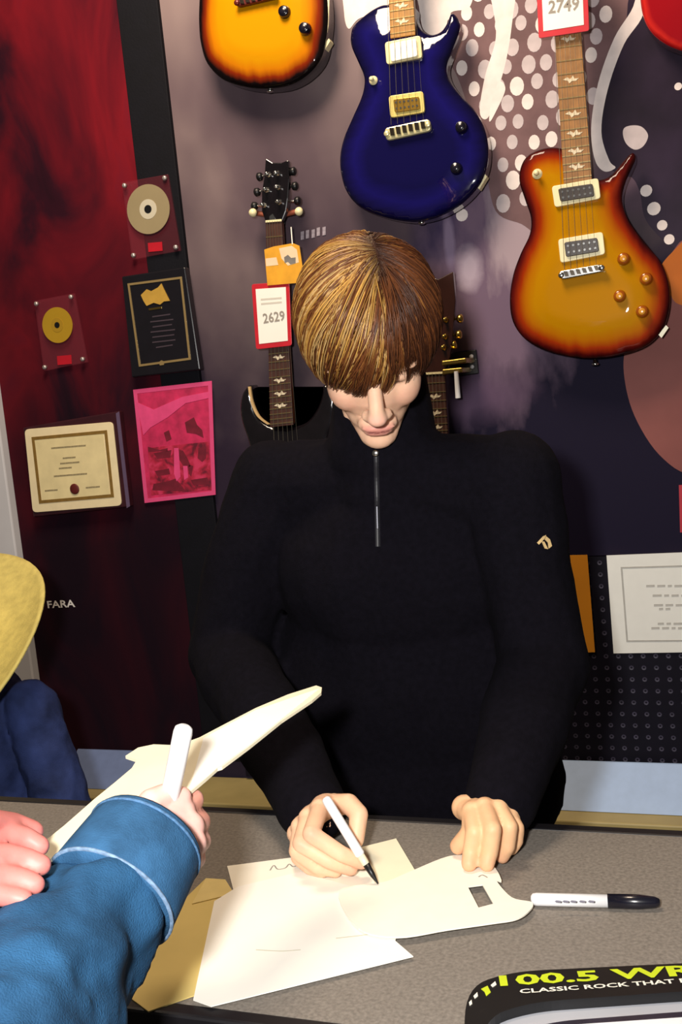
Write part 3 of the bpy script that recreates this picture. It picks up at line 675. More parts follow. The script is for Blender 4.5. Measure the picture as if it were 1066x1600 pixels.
neck(g, (415, 346), (440, 344), (422, 668), (458, 664), YB2-.006, M_rose, 22, (3, 5, 7, 9, 12, 15, 17, 19), sb=((424, 700), (470, 695)))
wallpoly('headstock', [(415, 347), (409, 330), (409, 300), (413, 275), (415, 247), (426, 254), (440, 254), (450, 250), (452, 280), (450, 310), (447, 330), (441, 345)], YB2-.002, .014, M_blkg, g, bev=.002)
for post, btn in (((420, 273), (407, 276)), ((417, 297), (403, 300)), ((413, 321), (399, 322)), ((434, 271), (457, 268)), ((435, 293), (460, 291)), ((437, 316), (464, 314))):
    tuner(g, post, btn, YB2-.002, M_chrome, M_black)
wallpoly('truss_cover', [(421, 338), (426, 334), (430, 340), (429, 350), (421, 350)], YB2-.004, .002, M_chrome, g)
hanger('guitar_hanger', 'tan prong hanger with white ball tips under the black headstock', ((394, 332), (466, 330)), (432, 338), YB2+.004, mat('tan_rubber', (150, 78, 54), .6, var=.1), M_cream)

# reddish guitar behind the man's head, right side
g = thing('electric_guitar', oY(650, 920, GY2), 'red-brown headstock guitar with gold tuners half hidden behind the man\'s head', 'guitar', 'guitars hanging on the wall')
M_rb = mat('red_brown_gloss', (52, 24, 16), .25, var=.25, coat=.6, scale=20)
guitar_body([(640, 690), (630, 700), (624, 730), (630, 770), (620, 810), (605, 850), (606, 890), (630, 925), (680, 938), (735, 930), (765, 900), (768, 860), (752, 815), (740, 775), (745, 730), (738, 700), (728, 692), (722, 720), (705, 745), (680, 752), (655, 742), (645, 715)], GY2, .046, M_rb, M_rb, g)
neck(g, (661, 584), (695, 582), (668, 750), (704, 748), YB2-.006, M_rose, 16, (3, 5, 7, 9, 12), strings=True, sb=((668, 760), (706, 756)))
wallpoly('headstock', [(661, 584), (658, 560), (662, 520), (668, 480), (664, 428), (685, 436), (708, 424), (712, 470), (708, 520), (702, 560), (695, 582)], YB2-.002, .014, M_rb, g, bev=.002)
for post, btn in (((672, 462), (652, 464)), ((671, 505), (650, 508)), ((670, 545), (648, 548)), ((697, 500), (718, 498)), ((696, 526), (716, 523)), ((694, 543), (708, 539))):
    tuner(g, post, btn, YB2-.002, M_gold, M_gold)
t = thing('guitar_hanger', oY(722, 600, WY-.02), 'gold bracket hanger with a white prong right of the man\'s head', 'hanger')
wallpoly('wall_plate', [(700, 552), (744, 546), (748, 584), (704, 590)], WY-.020, .008, M_black, t, bev=.002)
wallpoly('bracket', [(690, 564), (728, 559), (729, 567), (691, 572)], WY-.10, .085, M_gold, t, bev=.002)
wallpoly('bracket', [(691, 577), (722, 574), (723, 582), (691, 586)], WY-.10, .085, M_gold, t, bev=.002)
cyl('prong', oY(713, 580, WY-.105), oY(716, 622, WY-.105), .0045, M_white, t, rb=.0055)
for c in ((737, 557), (738, 573)):
    p = oY(*c, WY-.0205); lathe('screw', p, (0, -1, 0), [(0, .005), (.002, .004), (.003, .001)], M_white, t, 10)

# price tags
def price_tag(quad, Y, s, ta, tb, label, name='price_tag'):
    c = oY(sum(q[0] for q in quad)/4, max(q[1] for q in quad), Y)
    t = thing(name, c, label, 'price tag', 'red price tags on the guitars')
    wallpoly('holder', rounded(quad, 4, 3), Y, .003, M_red, t, bev=.0008)
    cx, cy = sum(q[0] for q in quad)/4, sum(q[1] for q in quad)/4
    q2 = [(cx+(q[0]-cx)*.80, cy+(q[1]-cy)*.84) for q in quad]
    wallpoly('price_card', q2, Y-.0008, .0008, M_paper, t)
    wall_text(s, ta, tb, Y-.0009, mat('pale_print', (150, 142, 132), .8, var=.1), t, bold=.02, hscale=1.1)
    for k in (.18, .26):
        a = lerp2(q2[0], q2[3], k); b = lerp2(q2[1], q2[2], k); a, b = lerp2(a, b, .15), lerp2(b, a, .15)
        wallpoly('print_line', [a, b, (b[0], b[1]+3), (a[0], a[1]+3)], YT-.0011, .0003, mat('faint_print', (206, 200, 188), .8), t)
YT = YB2-.018
price_tag([(393, 444), (452, 440), (456, 540), (400, 546)], YT, '2629', (412, 505), (446, 500), 'red framed price tag on the black guitar, left of the man\'s head')
YT = YB-.020
price_tag([(836, -70), (916, -80), (921, 48), (842, 60)], YT, '2749', (857, 21), (905, 15), 'red framed price tag at the top of the right sunburst guitar')
YT = YB2-.022
t = thing('orange_hang_tag', oY(440, 446, YT), 'orange and cream hang tag above the price tag, left of the man\'s head', 'tag')
wallpoly('card', [(413, 390), (428, 385), (458, 380), (468, 384), (474, 425), (466, 442), (418, 446)], YT, .0012, mat('orange_tag', (224, 160, 40), .5, var=.15, scale=30), t)
wallpoly('printed_panel', [(436, 388), (456, 384), (464, 390), (467, 410), (450, 415), (440, 404)], YT-.0004, .0004, mat('cream_print', (232, 206, 170), .5, var=.06), t)
wallpoly('printed_panel', [(415, 404), (432, 402), (435, 414), (416, 416)], YT-.0004, .0004, MATS['cream_print'], t)
wallpoly('logo', [(444, 402), (450, 398), (455, 403), (462, 402), (462, 411), (454, 413), (450, 409), (445, 411)], YT-.0008, .0004, mat('grey_logo', (120, 116, 112), .5, var=.2), t)
cyl('string_loop', oY(457, 382, YT), oY(455, 355, YT+.012), .0012, M_paper, t, n=6)
YT = WY-.0135
t = thing('wall_sign', oY(488, 375, YT), 'small pale lettering on the mural behind the man\'s head', 'lettering')
for x, y in ((470, 362), (478, 360), (487, 359), (495, 356), (504, 355)):
    wallpoly('letter_mark', [(x, y), (x+5, y-1), (x+5, y+12), (x, y+13)], YT, .0006, mat('dim_white_ink', (150, 140, 150), .7, var=.3, scale=150), t)

# ------------------------------------------------------------------ table
TX0, TX1, TY0, TY1 = -1.45, 0.75, 0.762, 1.209
t = thing('signing_table', (-.35, .985, 0), 'narrow grey speckled laminate table with black edging', 'table')
def speckle():
    m = mat('grey_fleck_laminate', (126, 119, 111), .55, var=.22, scale=260, bump=.08, bscale=300, spec=.35)
    return m
E_ = .018
box('table_top', (TX0+E_, TY0+E_, TZ-.03), (TX1-E_, TY1-E_, TZ), speckle(), t)
M_edge = mat('black_edge_trim', (18, 16, 20), .5, var=.1)
for lo, hi in (((TX0, TY0, TZ-.034), (TX1, TY0+E_, TZ+.001)), ((TX0, TY1-E_, TZ-.034), (TX1, TY1, TZ+.001)), ((TX0, TY0+E_, TZ-.034), (TX0+E_, TY1-E_, TZ+.001)), ((TX1-E_, TY0+E_, TZ-.034), (TX1, TY1-E_, TZ+.001))):
    box('edge_trim', lo, hi, M_edge, t, bev=.003)
for x in (TX0+.08, TX1-.08):
    for y in (TY0+.06, TY1-.06): cyl('leg', (x, y, 0), (x, y, TZ-.03), .016, M_black, t)
    cyl('stretcher', (x, TY0+.06, .2), (x, TY1-.06, .2), .010, M_black, t)

# papers on the table
def sheet(name, px, z, th, m, label, cat, group='papers on the table', bev=0):
    o = flatpoly(name, px, TZ+z, th, m, bev=bev); tag(o, label, cat, group); return o
M_env = mat('manila', (216, 192, 118), .75, var=.06, scale=12)
env = sheet('manila_envelope', [(322, 1372), (352, 1374), (366, 1396), (520, 1440), (470, 1520), (300, 1556), (232, 1580), (205, 1560), (262, 1430)], .0012, .0012, M_env, 'manila envelope lying under the white sheets beside the denim sleeve', 'envelope')
prism('flap', [oZ(x, y, TZ+.0034) for x, y in ((322, 1372), (352, 1374), (366, 1396), (300, 1412))], (0, 0, -.0008), mat('manila_light', (222, 200, 132), .75, var=.05), env)
big = sheet('white_sheet', [(335, 1408), (372, 1385), (470, 1362), (560, 1388), (625, 1430), (618, 1470), (646, 1494), (330, 1572), (302, 1562)], .0036, .0010, M_paper, 'large white sheet lying nearest the camera with a ragged left edge', 'paper')
s2 = sheet('white_sheet', [(355, 1353), (470, 1338), (600, 1330), (640, 1400), (470, 1440), (372, 1418)], .0026, .0008, mat('ivory_paper', (244, 238, 222), .8, var=.03, scale=15), 'ivory sheet under the writing hand', 'paper')
card = sheet('note_card', [(563, 1324), (619, 1310), (650, 1362), (655, 1378), (592, 1392)], .0052, .0010, mat('cream_card_paper', (240, 234, 206), .8, var=.02), 'small square cream card beside the marker tip', 'card')
# guitar-shaped card with a rectangular window
hole = [(731, 1385), (754, 1382), (771, 1412), (748, 1418)]
outer = spline([Vector((x, y, 0)) for x, y in ((530, 1392), (600, 1378), (640, 1362), (700, 1338), (735, 1338), (770, 1352), (784, 1376), (776, 1376), (800, 1402), (832, 1410), (826, 1424), (806, 1436), (770, 1442), (700, 1452), (620, 1464), (560, 1450))], 5)
def poly_with_hole(name, outer, hole, z, th, m):
    O = [oZ(p[0], p[1], z+th) for p in outer]; H = [oZ(p[0], p[1], z+th) for p in hole]
    P = [Vector((q.x, q.y)) for q in O+H]; n = len(O); h = len(H)
    vs, es, fs, *_ = geometry.delaunay_2d_cdt(P, [(n+i, n+(i+1) % h) for i in range(h)], [list(range(n))], 1, 1e-7)
    hp = [(q.x, q.y) for q in H]
    fs = [f for f in fs if not inpoly(sum(vs[i].x for i in f)/3, sum(vs[i].y for i in f)/3, hp)]
    bm = bmesh.new(); bv = [bm.verts.new((v.x, v.y, z+th)) for v in vs]
    for f in fs: bm.faces.new([bv[i] for i in f])
    r = bmesh.ops.extrude_face_region(bm, geom=list(bm.faces)); bmesh.ops.translate(bm, verts=[e for e in r['geom'] if isinstance(e, bmesh.types.BMVert)], vec=(0, 0, -th))
    bmesh.ops.recalc_face_normals(bm, faces=bm.faces); me = bpy.data.meshes.new('m'); bm.to_mesh(me); bm.free()
    return place(name, me, m)
cut2 = poly_with_hole('guitar_cutout', outer, hole, TZ+.0066, .0016, mat('cutout_card', (246, 240, 224), .75, var=.02))
tag(cut2, 'white guitar-shaped card with a rectangular window under the man\'s left hand', 'cutout', 'guitar-shaped cards')
def scribble(parent, pts, z, wd=.0008, m=None):
    P = spline([oZ(x, y, TZ+z) for x, y in pts], 5, False); V = []; Fc = []
    for i, p in enumerate(P):
        d = (P[min(i+1, len(P)-1)]-P[max(i-1, 0)]).normalized(); s = Vector((-d.y, d.x, 0))*wd
        V += [p-s, p+s]
        if i: Fc.append([2*i-2, 2*i-1, 2*i+1, 2*i])
    mk('pen_mark', V, Fc, m or mat('faded_ink', (150, 146, 140), .8, var=.2), parent)
scribble(s2, [(422, 1360), (428, 1352), (434, 1358), (446, 1356), (452, 1350), (458, 1354), (466, 1352)], .0037)
scribble(s2, [(500, 1392), (525, 1394), (542, 1402), (553, 1412)], .0037, .0011)
scribble(big, [(400, 1484), (440, 1486), (470, 1484)], .0049, .0007, mat('pale_pencil', (206, 200, 180), .8))
scribble(big, [(525, 1466), (560, 1462), (590, 1458)], .0049, .0007, MATS['pale_pencil'])
scribble(cut2, [(748, 1370), (754, 1367), (762, 1371)], .0086)
scribble(card, [(625, 1376), (632, 1372), (640, 1373)], .0066)

# markers
def marker(name, a, b, label, cap=True, tip=True, barrel=.0062, group='felt markers', tipm=None):
    """pen from its blunt end a to its nib end b"""
    a, b = Vector(a), Vector(b); d = (b-a).normalized(); L = (b-a).length
    t = thing(name, (a+b)/2, label, 'marker', group)
    if cap:
        lathe('barrel', a, d, [(0, barrel*.55), (.002, barrel*.9), (.006, barrel), (L*.62, barrel)], M_white, t, 18)
        lathe('cap', a+d*(L*.60), d, [(0, barrel*1.12), (L*.24, barrel*1.12), (L*.36, barrel*.85), (L*.395, barrel*.55), (L*.40, .001)], mat('marker_cap_black', (18, 18, 30), .25, var=.1, coat=.4), t, 18)
    else:
        lathe('barrel', a, d, [(0, barrel*.55), (.002, barrel*.9), (.006, barrel), (L*.66, barrel), (L*.68, barrel*.8)], M_white, t, 18)
        if tip:
            lathe('grip', a+d*(L*.67), d, [(0, barrel*.82), (L*.10, barrel*.75), (L*.12, barrel*.6)], mat('pale_grip', (226, 220, 190), .4, var=.03), t, 16)
            lathe('nib', a+d*(L*.78), d, [(0, barrel*.72), (L*.12, barrel*.55), (L*.2, barrel*.22), (L*.22, .001)], M_black, t, 14)
    return t
zz = TZ+.0074
mk1 = marker('felt_marker', oZ(830, 1405, zz), oZ(1032, 1410, zz), 'capped black-and-white marker lying alone on the grey table', True, barrel=.0066)
a = oZ(860, 1401, TZ+.0128); b = oZ(935, 1402, TZ+.0128)
for x in (872, 884, 896, 910, 924):
    p0 = oZ(x, 1408, TZ+.0142)
    prism('printed_mark', [p0+Vector((-.003, -.0012, 0)), p0+Vector((.003, -.0014, 0)), p0+Vector((.0034, .001, 0)), p0+Vector((-.002, .0016, 0))], (0, 0, -.0006), mat('blue_grey_ink', (132, 132, 150), .6, var=.2), mk1)

# black frame with lime lettering, lower right corner
FH = .026
ft = thing('plate_frame', oZ(1000, 1640, TZ), 'black frame with lime green lettering lying at the lower right of the table', 'frame')
zt = TZ+FH
fo = rounded([(722, 1720), (728, 1542), (800, 1518), (1066, 1505), (1300, 1496), (1310, 1720)], 48, 7)
fi = rounded([(745, 1700), (756, 1590), (830, 1566), (1066, 1549), (1280, 1540), (1285, 1700)], 44, 7)
fr = poly_with_hole('rim', [(x, y) for x, y in fo], [(x, y) for x, y in fi], TZ, FH, M_black)
fr.parent = ft; fr.location = Vector(fr.location)-Vector(ft.location)
M_lime = mat('lime_ink', (190, 206, 30), .6, var=.08); M_wi = mat('white_lettering', (232, 228, 214), .6, var=.03)
place('lettering', text_mesh('100.5 WRVR', oZ(782, 1541, zt), oZ(1190, 1518, zt), Vector((.2, 1, 0)), (0, 0, .0006), bold=.03, hscale=.50), M_lime, ft)
place('lettering', text_mesh('CLASSIC ROCK THAT ROCKS', oZ(813, 1553, zt), oZ(1145, 1531, zt), Vector((.2, 1, 0)), (0, 0, .0006), bold=.02, hscale=.62), M_wi, ft)
for px, m in (([(733, 1566), (737, 1562), (738, 1568), (734, 1571)], M_wi), ([(740, 1556), (746, 1550), (747, 1556), (742, 1560)], M_wi), ([(752, 1545), (762, 1540), (767, 1550), (760, 1556), (757, 1549)], M_lime), ([(767, 1539), (774, 1533), (776, 1538), (770, 1542)], M_wi)):
    prism('printed_mark', [oZ(x, y, zt+.0006) for x, y in px], (0, 0, -.0005), m, ft)
M_sil = mat('silver_gloss_card', (196, 198, 206), .25, .3, var=.08, scale=6)
for i, (dx, dy, m, lab) in enumerate(((0, 0, mat('dark_gloss_card', (40, 38, 52), .25, var=.2), 'dark glossy card, lowest inside the black frame'), (4, 8, M_sil, 'broad silver glossy card inside the black frame'),
                                      (30, 26, mat('dark_gloss_card', (0, 0, 0)), 'dark glossy card lying on the silver one in the black frame'), (16, 34, mat('white_gloss_card', (222, 222, 226), .25, var=.04), 'topmost pale glossy card inside the black frame'))):
    P = rounded([(752+dx, 1720), (758+dx, 1592+dy), (835+dx, 1570+dy), (1066, 1552+dy*1.1), (1270, 1543+dy), (1275, 1720)], 36, 6)
    o = flatpoly('glossy_card', P, TZ+.0085+i*.0044, .0040, m); tag(o, lab, 'card', 'glossy cards in the black frame')

# ------------------------------------------------------------------ people
from mathutils.bvhtree import BVHTree
M_skin = mat('skin', (236, 190, 160), .5, attr='tint', var=.05, scale=60, sss=.15, spec=.35)
def limb(pts):
    """chain of round cones through (point, radius)"""
    return [cone_geo(a[0], b[0], a[1], b[1]) for a, b in zip(pts[:-1], pts[1:])]
class Head:
    def __init__(s, H, look, pitch, roll=0, k=1.0):
        H = Vector(H); h = Vector((look[0], look[1], 0)).normalized(); z = Vector((0, 0, 1))
        s.f = h*math.cos(pitch)-z*math.sin(pitch); s.u = h*math.sin(pitch)+z*math.cos(pitch)
        x = Vector((-h.y, h.x, 0))                      # his left
        s.x = x*math.cos(roll)+s.u*math.sin(roll); s.u = -x*math.sin(roll)+s.u*math.cos(roll)
        s.H = H; s.k = k; s.M = Matrix((s.x, s.f, s.u)).transposed()
    def P(s, x, y, z): return s.H+(s.x*x+s.f*y+s.u*z)*s.k
    def E(s, c, r): return ell_geo(s.P(*c), [q*s.k for q in r], s.M)
    def C(s, a, b, ra, rb): return cone_geo(s.P(*a), s.P(*b), ra*s.k, rb*s.k)
    def loc(s, A): return ((A-np.array(s.H))@np.array(s.M))/s.k
    def geos(s):
        g = [s.E((0, -.012, .03), (.074, .096, .084)), s.E((0, .026, -.022), (.060, .062, .078)), s.E((0, .034, -.075), (.042, .046, .038)), s.E((0, .070, -.104), (.021, .017, .017)),
             s.C((0, .083, .008), (0, .109, -.036), .0085, .0105), s.E((0, .110, -.040), (.0130, .0115, .0105)),
             s.E((0, .078, -.074), (.026, .014, .016)), s.E((0, .0905, -.0715), (.0225, .0065, .0048)), s.E((0, .0875, -.0805), (.0195, .0075, .0058))]
        for q in (-1, 1):
            g += [s.E((q*.034, .050, -.030), (.026, .031, .036)), s.E((q*.030, .080, .018), (.027, .012, .009)), s.E((q*.031, .070, -.002), (.0165, .0135, .0125)),
                  s.E((q*.0115, .099, -.043), (.0085, .0095, .0075)), s.E((q*.077, -.006, -.015), (.007, .019, .031)), s.C((q*.041, -.0, -.072), (q*.010, .066, -.106), .015, .014)]
        return g
    def tint(s, A, col, base):
        """flush lips, lids, nostrils and brows into the skin's colour"""
        L = s.loc(A)
        def blob(c, r, rgb, a=1.0):
            d = np.sqrt((((L-np.array(c))/np.array(r))**2).sum(1)); w_ = np.clip(1.25-d, 0, 1)[:, None]*a; w_ = np.minimum(w_*1.6, a)
            col[:, :3] = col[:, :3]*(1-w_)+np.array(lin(rgb)[:3])*w_
        blob((0, .094, -.0715), (.026, .012, .0055), (204, 120, 116), .7); blob((0, .092, -.081), (.022, .012, .0062), (212, 130, 124), .7)
        blob((0, .097, -.0762), (.024, .008, .0014), (128, 52, 56), .9)
        blob((0, .12, -.042), (.016, .012, .014), (240, 178, 164), .5)
        for q in (-1, 1):
            blob((q*.031, .086, -.010), (.0175, .010, .0020), (66, 36, 26), .95)
            blob((q*.031, .092, .022), (.026, .014, .0045), (120, 76, 44), .8)
            blob((q*.0085, .108, -.0505), (.0042, .006, .0028), (120, 50, 44), .9)
            blob((q*.042, .075, -.040), (.022, .03, .018), (238, 172, 150), .35)
def hand_geos(wrist, fingers, thumb, wr=.024, palm=.0125):
    """wrist point, four finger joint chains (knuckle to tip, each (point, radius)), one thumb chain"""
    g = []; W = Vector(wrist)
    kn = [f[0] for f in fingers]
    mid = sum((k[0] for k in kn), Vector())/4
    side = (kn[0][0]-kn[3][0]).normalized()
    for i, (k, r) in enumerate(kn):
        w0 = W+side*(.018-.012*i)
        g.append(cone_geo(w0, k, wr*.72, palm)); g.append(cone_geo(w0*.5+k*.5, k, .0155, palm))
    for a, b in zip(kn[:-1], kn[1:]): g.append(cone_geo(a[0]*.8+W*.2, b[0]*.8+W*.2, palm, palm))
    for f in fingers: g += limb(f)
    g.append(cone_geo(W+side*.012, thumb[0][0], wr*.75, thumb[0][1]*1.15)); g += limb(thumb)
    g.append(cone_geo(thumb[0][0], (kn[0][0]+W)/2, .014, .014))
    return g
def chain(pts, fn, r0=.0098, r1=.0078):
    n = len(pts); return [(fn(*p), r0+(r1-r0)*i/(n-1)) for i, p in enumerate(pts)]
def tz(x, y, h): return oZ(x, y, TZ+h)
def nail(name, parent, me_bvh, px, py, rr, m): pass

# ---- the man signing
SL, SR = oY(432, 764, 1.46), oY(800, 756, 1.43)
EL, ER = oY(356, 1020, 1.43), oY(850, 1035, 1.39)
WL, WR = tz(498, 1272, .046), tz(778, 1268, .044)
NB = oY(598, 700, 1.44)
MID = (SL+SR)/2
HD = Head(oY(578, 529, 1.335), (CAM.x-oY(578, 529, 1.335).x, CAM.y-1.335), math.radians(39), roll=0, k=1.06)
writing = hand_geos(WL, [chain([(500, 1264, .070), (486, 1303, .066), (533, 1334, .041), (565, 1347, .024)], tz, .0108, .0085),
                         chain([(482, 1278, .058), (470, 1318, .048), (515, 1345, .028), (548, 1357, .015)], tz, .0108, .0085),
                         chain([(470, 1292, .045), (464, 1330, .031), (496, 1354, .018), (524, 1361, .011)], tz, .0105, .008),
                         chain([(464, 1302, .033), (466, 1340, .018), (484, 1356, .012), (504, 1362, .010)], tz, .0095, .0075)],
                    chain([(517, 1258, .058), (545, 1256, .066), (561, 1272, .060), (556, 1312, .036)], tz, .0135, .0100))
resting = hand_geos(WR, [chain([(738, 1268, .056), (742, 1300, .047), (736, 1330, .026), (733, 1350, .0155)], tz, .0112, .0088),
                         chain([(757, 1262, .060), (770, 1296, .052), (766, 1330, .028), (761, 1350, .0155)], tz, .0112, .0088),
                         chain([(779, 1264, .056), (796, 1292, .046), (793, 1322, .024), (785, 1338, .0105)], tz, .0108, .0084),
                         chain([(795, 1274, .046), (808, 1294, .034), (807, 1314, .018), (800, 1326, .010)], tz, .0096, .0076)],
                    chain([(726, 1262, .050), (738, 1276, .052), (736, 1300, .040), (716, 1322, .020)], tz, .0135, .0098))
hip = Vector((MID.x, 1.50, .86))
inner = [cone_geo(HD.P(0, -.035, -.05), NB+Vector((0, .0, -.02)), .054, .056), cone_geo(NB, MID+Vector((0, .03, -.12)), .05, .08), cone_geo(MID+Vector((0, .03, -.12)), hip, .08, .08)]
for s, e, w_ in ((SL, EL, WL), (SR, ER, WR)):
    inner += [cone_geo(NB+Vector((0, .01, -.06)), s, .035, .035), cone_geo(s, e, .040, .034), cone_geo(e, w_, .038, .026)]
for q in (-1, 1):
    k = Vector((hip.x+q*.10, 1.50, .47)); an = Vector((hip.x+q*.11, 1.53, .07))
    inner += [cone_geo(hip+Vector((q*.08, 0, 0)), k, .085, .055), cone_geo(k, an, .052, .036), cone_geo(an+Vector((0, .03, -.03)), an+Vector((0, -.14, -.04)), .035, .030)]
me_core = fuse(inner+HD.geos(), .0034, 3)
me_h1 = fuse(writing, .0022, 3); me_h2 = fuse(resting, .0022, 3)
def skin_cols(me, base=(236, 190, 160)):
    A = co_of(me); c = np.tile(np.array(lin(base), 'f'), (len(A), 1)); return A, c
def hand_tint(A, c, knuckles, rgb, r=.011, a=.45):
    for k in knuckles:
        d = np.linalg.norm(A-np.array(k), axis=1)/r; w_ = (np.clip(1.3-d, 0, 1)*a)[:, None]; c[:, :3] = c[:, :3]*(1-w_)+np.array(lin(rgb)[:3])*w_
A, c = skin_cols(me_core); HD.tint(A, c, None); set_col(me_core, c)
A, c = skin_cols(me_h1, (238, 192, 158)); hand_tint(A, c, [tz(486, 1303, .07), tz(470, 1318, .052), tz(565, 1347, .024), tz(548, 1357, .015)], (226, 150, 130)); set_col(me_h1, c)
A, c = skin_cols(me_h2, (232, 184, 142)); hand_tint(A, c, [tz(716, 1322, .02), tz(733, 1350, .015), tz(761, 1350, .015), tz(785, 1338, .01)], (228, 146, 122)); set_col(me_h2, c)
man = place('person', merge_meshes([me_core, me_h1, me_h2]), M_skin, smooth=True)
tag(man, 'man in a black zip sweater bending his head to sign papers behind the table', 'person')
# eyes under lowered lids
for q in (-1, 1):
    V, Fc = ell_geo(HD.P(q*.031, .0685, -.006), (.0118, .0112, .0105), HD.M)
    place('eye', mesh_of(V, Fc), mat('eye_white', (214, 206, 200), .2, var=.03), man, True)
# sweater
sw = [cone_geo(NB+Vector((0, .012, -.05)), NB+Vector((0, -.004, .030)), .092, .072), cone_geo(NB+Vector((0, .0, .0)), NB+Vector((0, .012, .085)), .086, .072), cone_geo(NB+Vector((0, .01, -.045)), SL+Vector((.02, 0, -.0)), .078, .070), cone_geo(NB+Vector((0, .01, -.045)), SR+Vector((-.02, 0, 0)), .078, .070),
      ell_geo(MID+Vector((0, .02, -.12)), (.205, .118, .165)), ell_geo(MID+Vector((0, .035, -.30)), (.228, .116, .20)), ell_geo(MID+Vector((0, .05, -.46)), (.222, .120, .18))]
sw += limb([(SL, .074), (SL*.5+EL*.5+Vector((-.006, 0, 0)), .070), (EL, .066), (EL*.5+WL*.5, .058), (WL+(EL-WL).normalized()*.018, .043)])
sw += limb([(SR, .074), (SR*.5+ER*.5+Vector((-.006, 0, 0)), .066), (ER, .062), (ER*.5+WR*.5, .058), (WR+(ER-WR).normalized()*.018, .043)])
me = fuse(sw, .006, 6)
def wrinkle(me, amp, sc, seed=0.0, ridged=False):
    n = len(me.vertices); A = co_of(me).copy(); N = np.empty(n*3, 'f'); me.vertices.foreach_get('normal', N); N = N.reshape(-1, 3)
    d = np.empty(n, 'f')
    for i in range(n):
        q = Vector((float(A[i, 0])*sc+seed, float(A[i, 1])*sc, float(A[i, 2])*sc*.8)); v = noise.noise(q)+.5*noise.noise(q*2.1)
        d[i] = (.5-abs(v)) if ridged else v
    A += N*(d*amp)[:, None]; me.vertices.foreach_set('co', A.ravel()); me.update()
wrinkle(me, .006, 11, 3.1)
M_sweat = mat('black_fleece', (13, 11, 18), .95, var=.2, scale=120, bump=.35, bscale=900, spec=.08)
bv = BVHTree.FromPolygons([tuple(v) for v in co_of(me)], [list(p.vertices) for p in me.polygons])
def hit(x, y, lift=.001):
    d = ray(x, y).normalized(); p, n, i, t_ = bv.ray_cast(CAM, d)
    return p+n*lift, n
sweater = place('sweater', me, M_sweat, man, True); sweater['label'] = 'black zip-neck fleece sweater'
# legs of trousers and shoes, hidden behind the table
tr = []
for q in (-1, 1):
    k = Vector((hip.x+q*.10, 1.50, .47)); an = Vector((hip.x+q*.11, 1.53, .08)); tr += [cone_geo(hip+Vector((q*.07, 0, .04)), k, .105, .078), cone_geo(k, an, .076, .068)]
place('trousers', fuse(tr, .009, 4), mat('dark_trousers', (24, 24, 30), .9, var=.15, scale=60), man, True)
for q in (-1, 1):
    an = Vector((hip.x+q*.11, 1.53, .05)); place('shoe', fuse([cone_geo(an+Vector((0, .03, 0)), an+Vector((0, -.16, -.006)), .049, .042)], .006, 2), M_black, man, True)
# zipper tape, slider and pull
zp = [hit(588+.02*(y-700), y, .0012) for y in range(704, 856, 6)]
V = []; Fc = []
for i, (p, n) in enumerate(zp):
    V += [p-rt*.0035, p-rt*.001+n*.0012, p+rt*.001+n*.0012, p+rt*.0035]
    if i: Fc += [[4*i-4+k, 4*i-3+k, 4*i+1+k, 4*i+k] for k in range(3)]
zt_ = mk('zipper', V, Fc, mat('zip_tape', (22, 21, 28), .5, 0, var=.3, scale=400), sweater)
p, n = hit(588, 708, .004); lathe('zipper_slider', p, n, [(0, .005), (.003, .005), (.004, .003)], M_chrome, sweater, 10)
p1, n1 = hit(590, 790, .004); p2, n2 = hit(591, 826, .004); cyl('zipper_pull', p1, p2, .0022, mat('dark_steel', (120, 120, 128), .25, .9), sweater, n=8)
M_emb = mat('tan_embroidery', (206, 176, 122), .7, var=.15)
for P in ([(839, 848), (848, 838), (853, 836), (850, 842), (842, 851)], [(853, 838), (859, 843), (862, 853), (857, 857), (856, 848), (851, 843)], [(846, 846), (850, 846), (856, 858), (851, 857)]):
    H_ = [hit(x, y, .0016) for x, y in P]; prism('sleeve_emblem', [h[0] for h in H_], -H_[0][1]*.0016, M_emb, sweater)

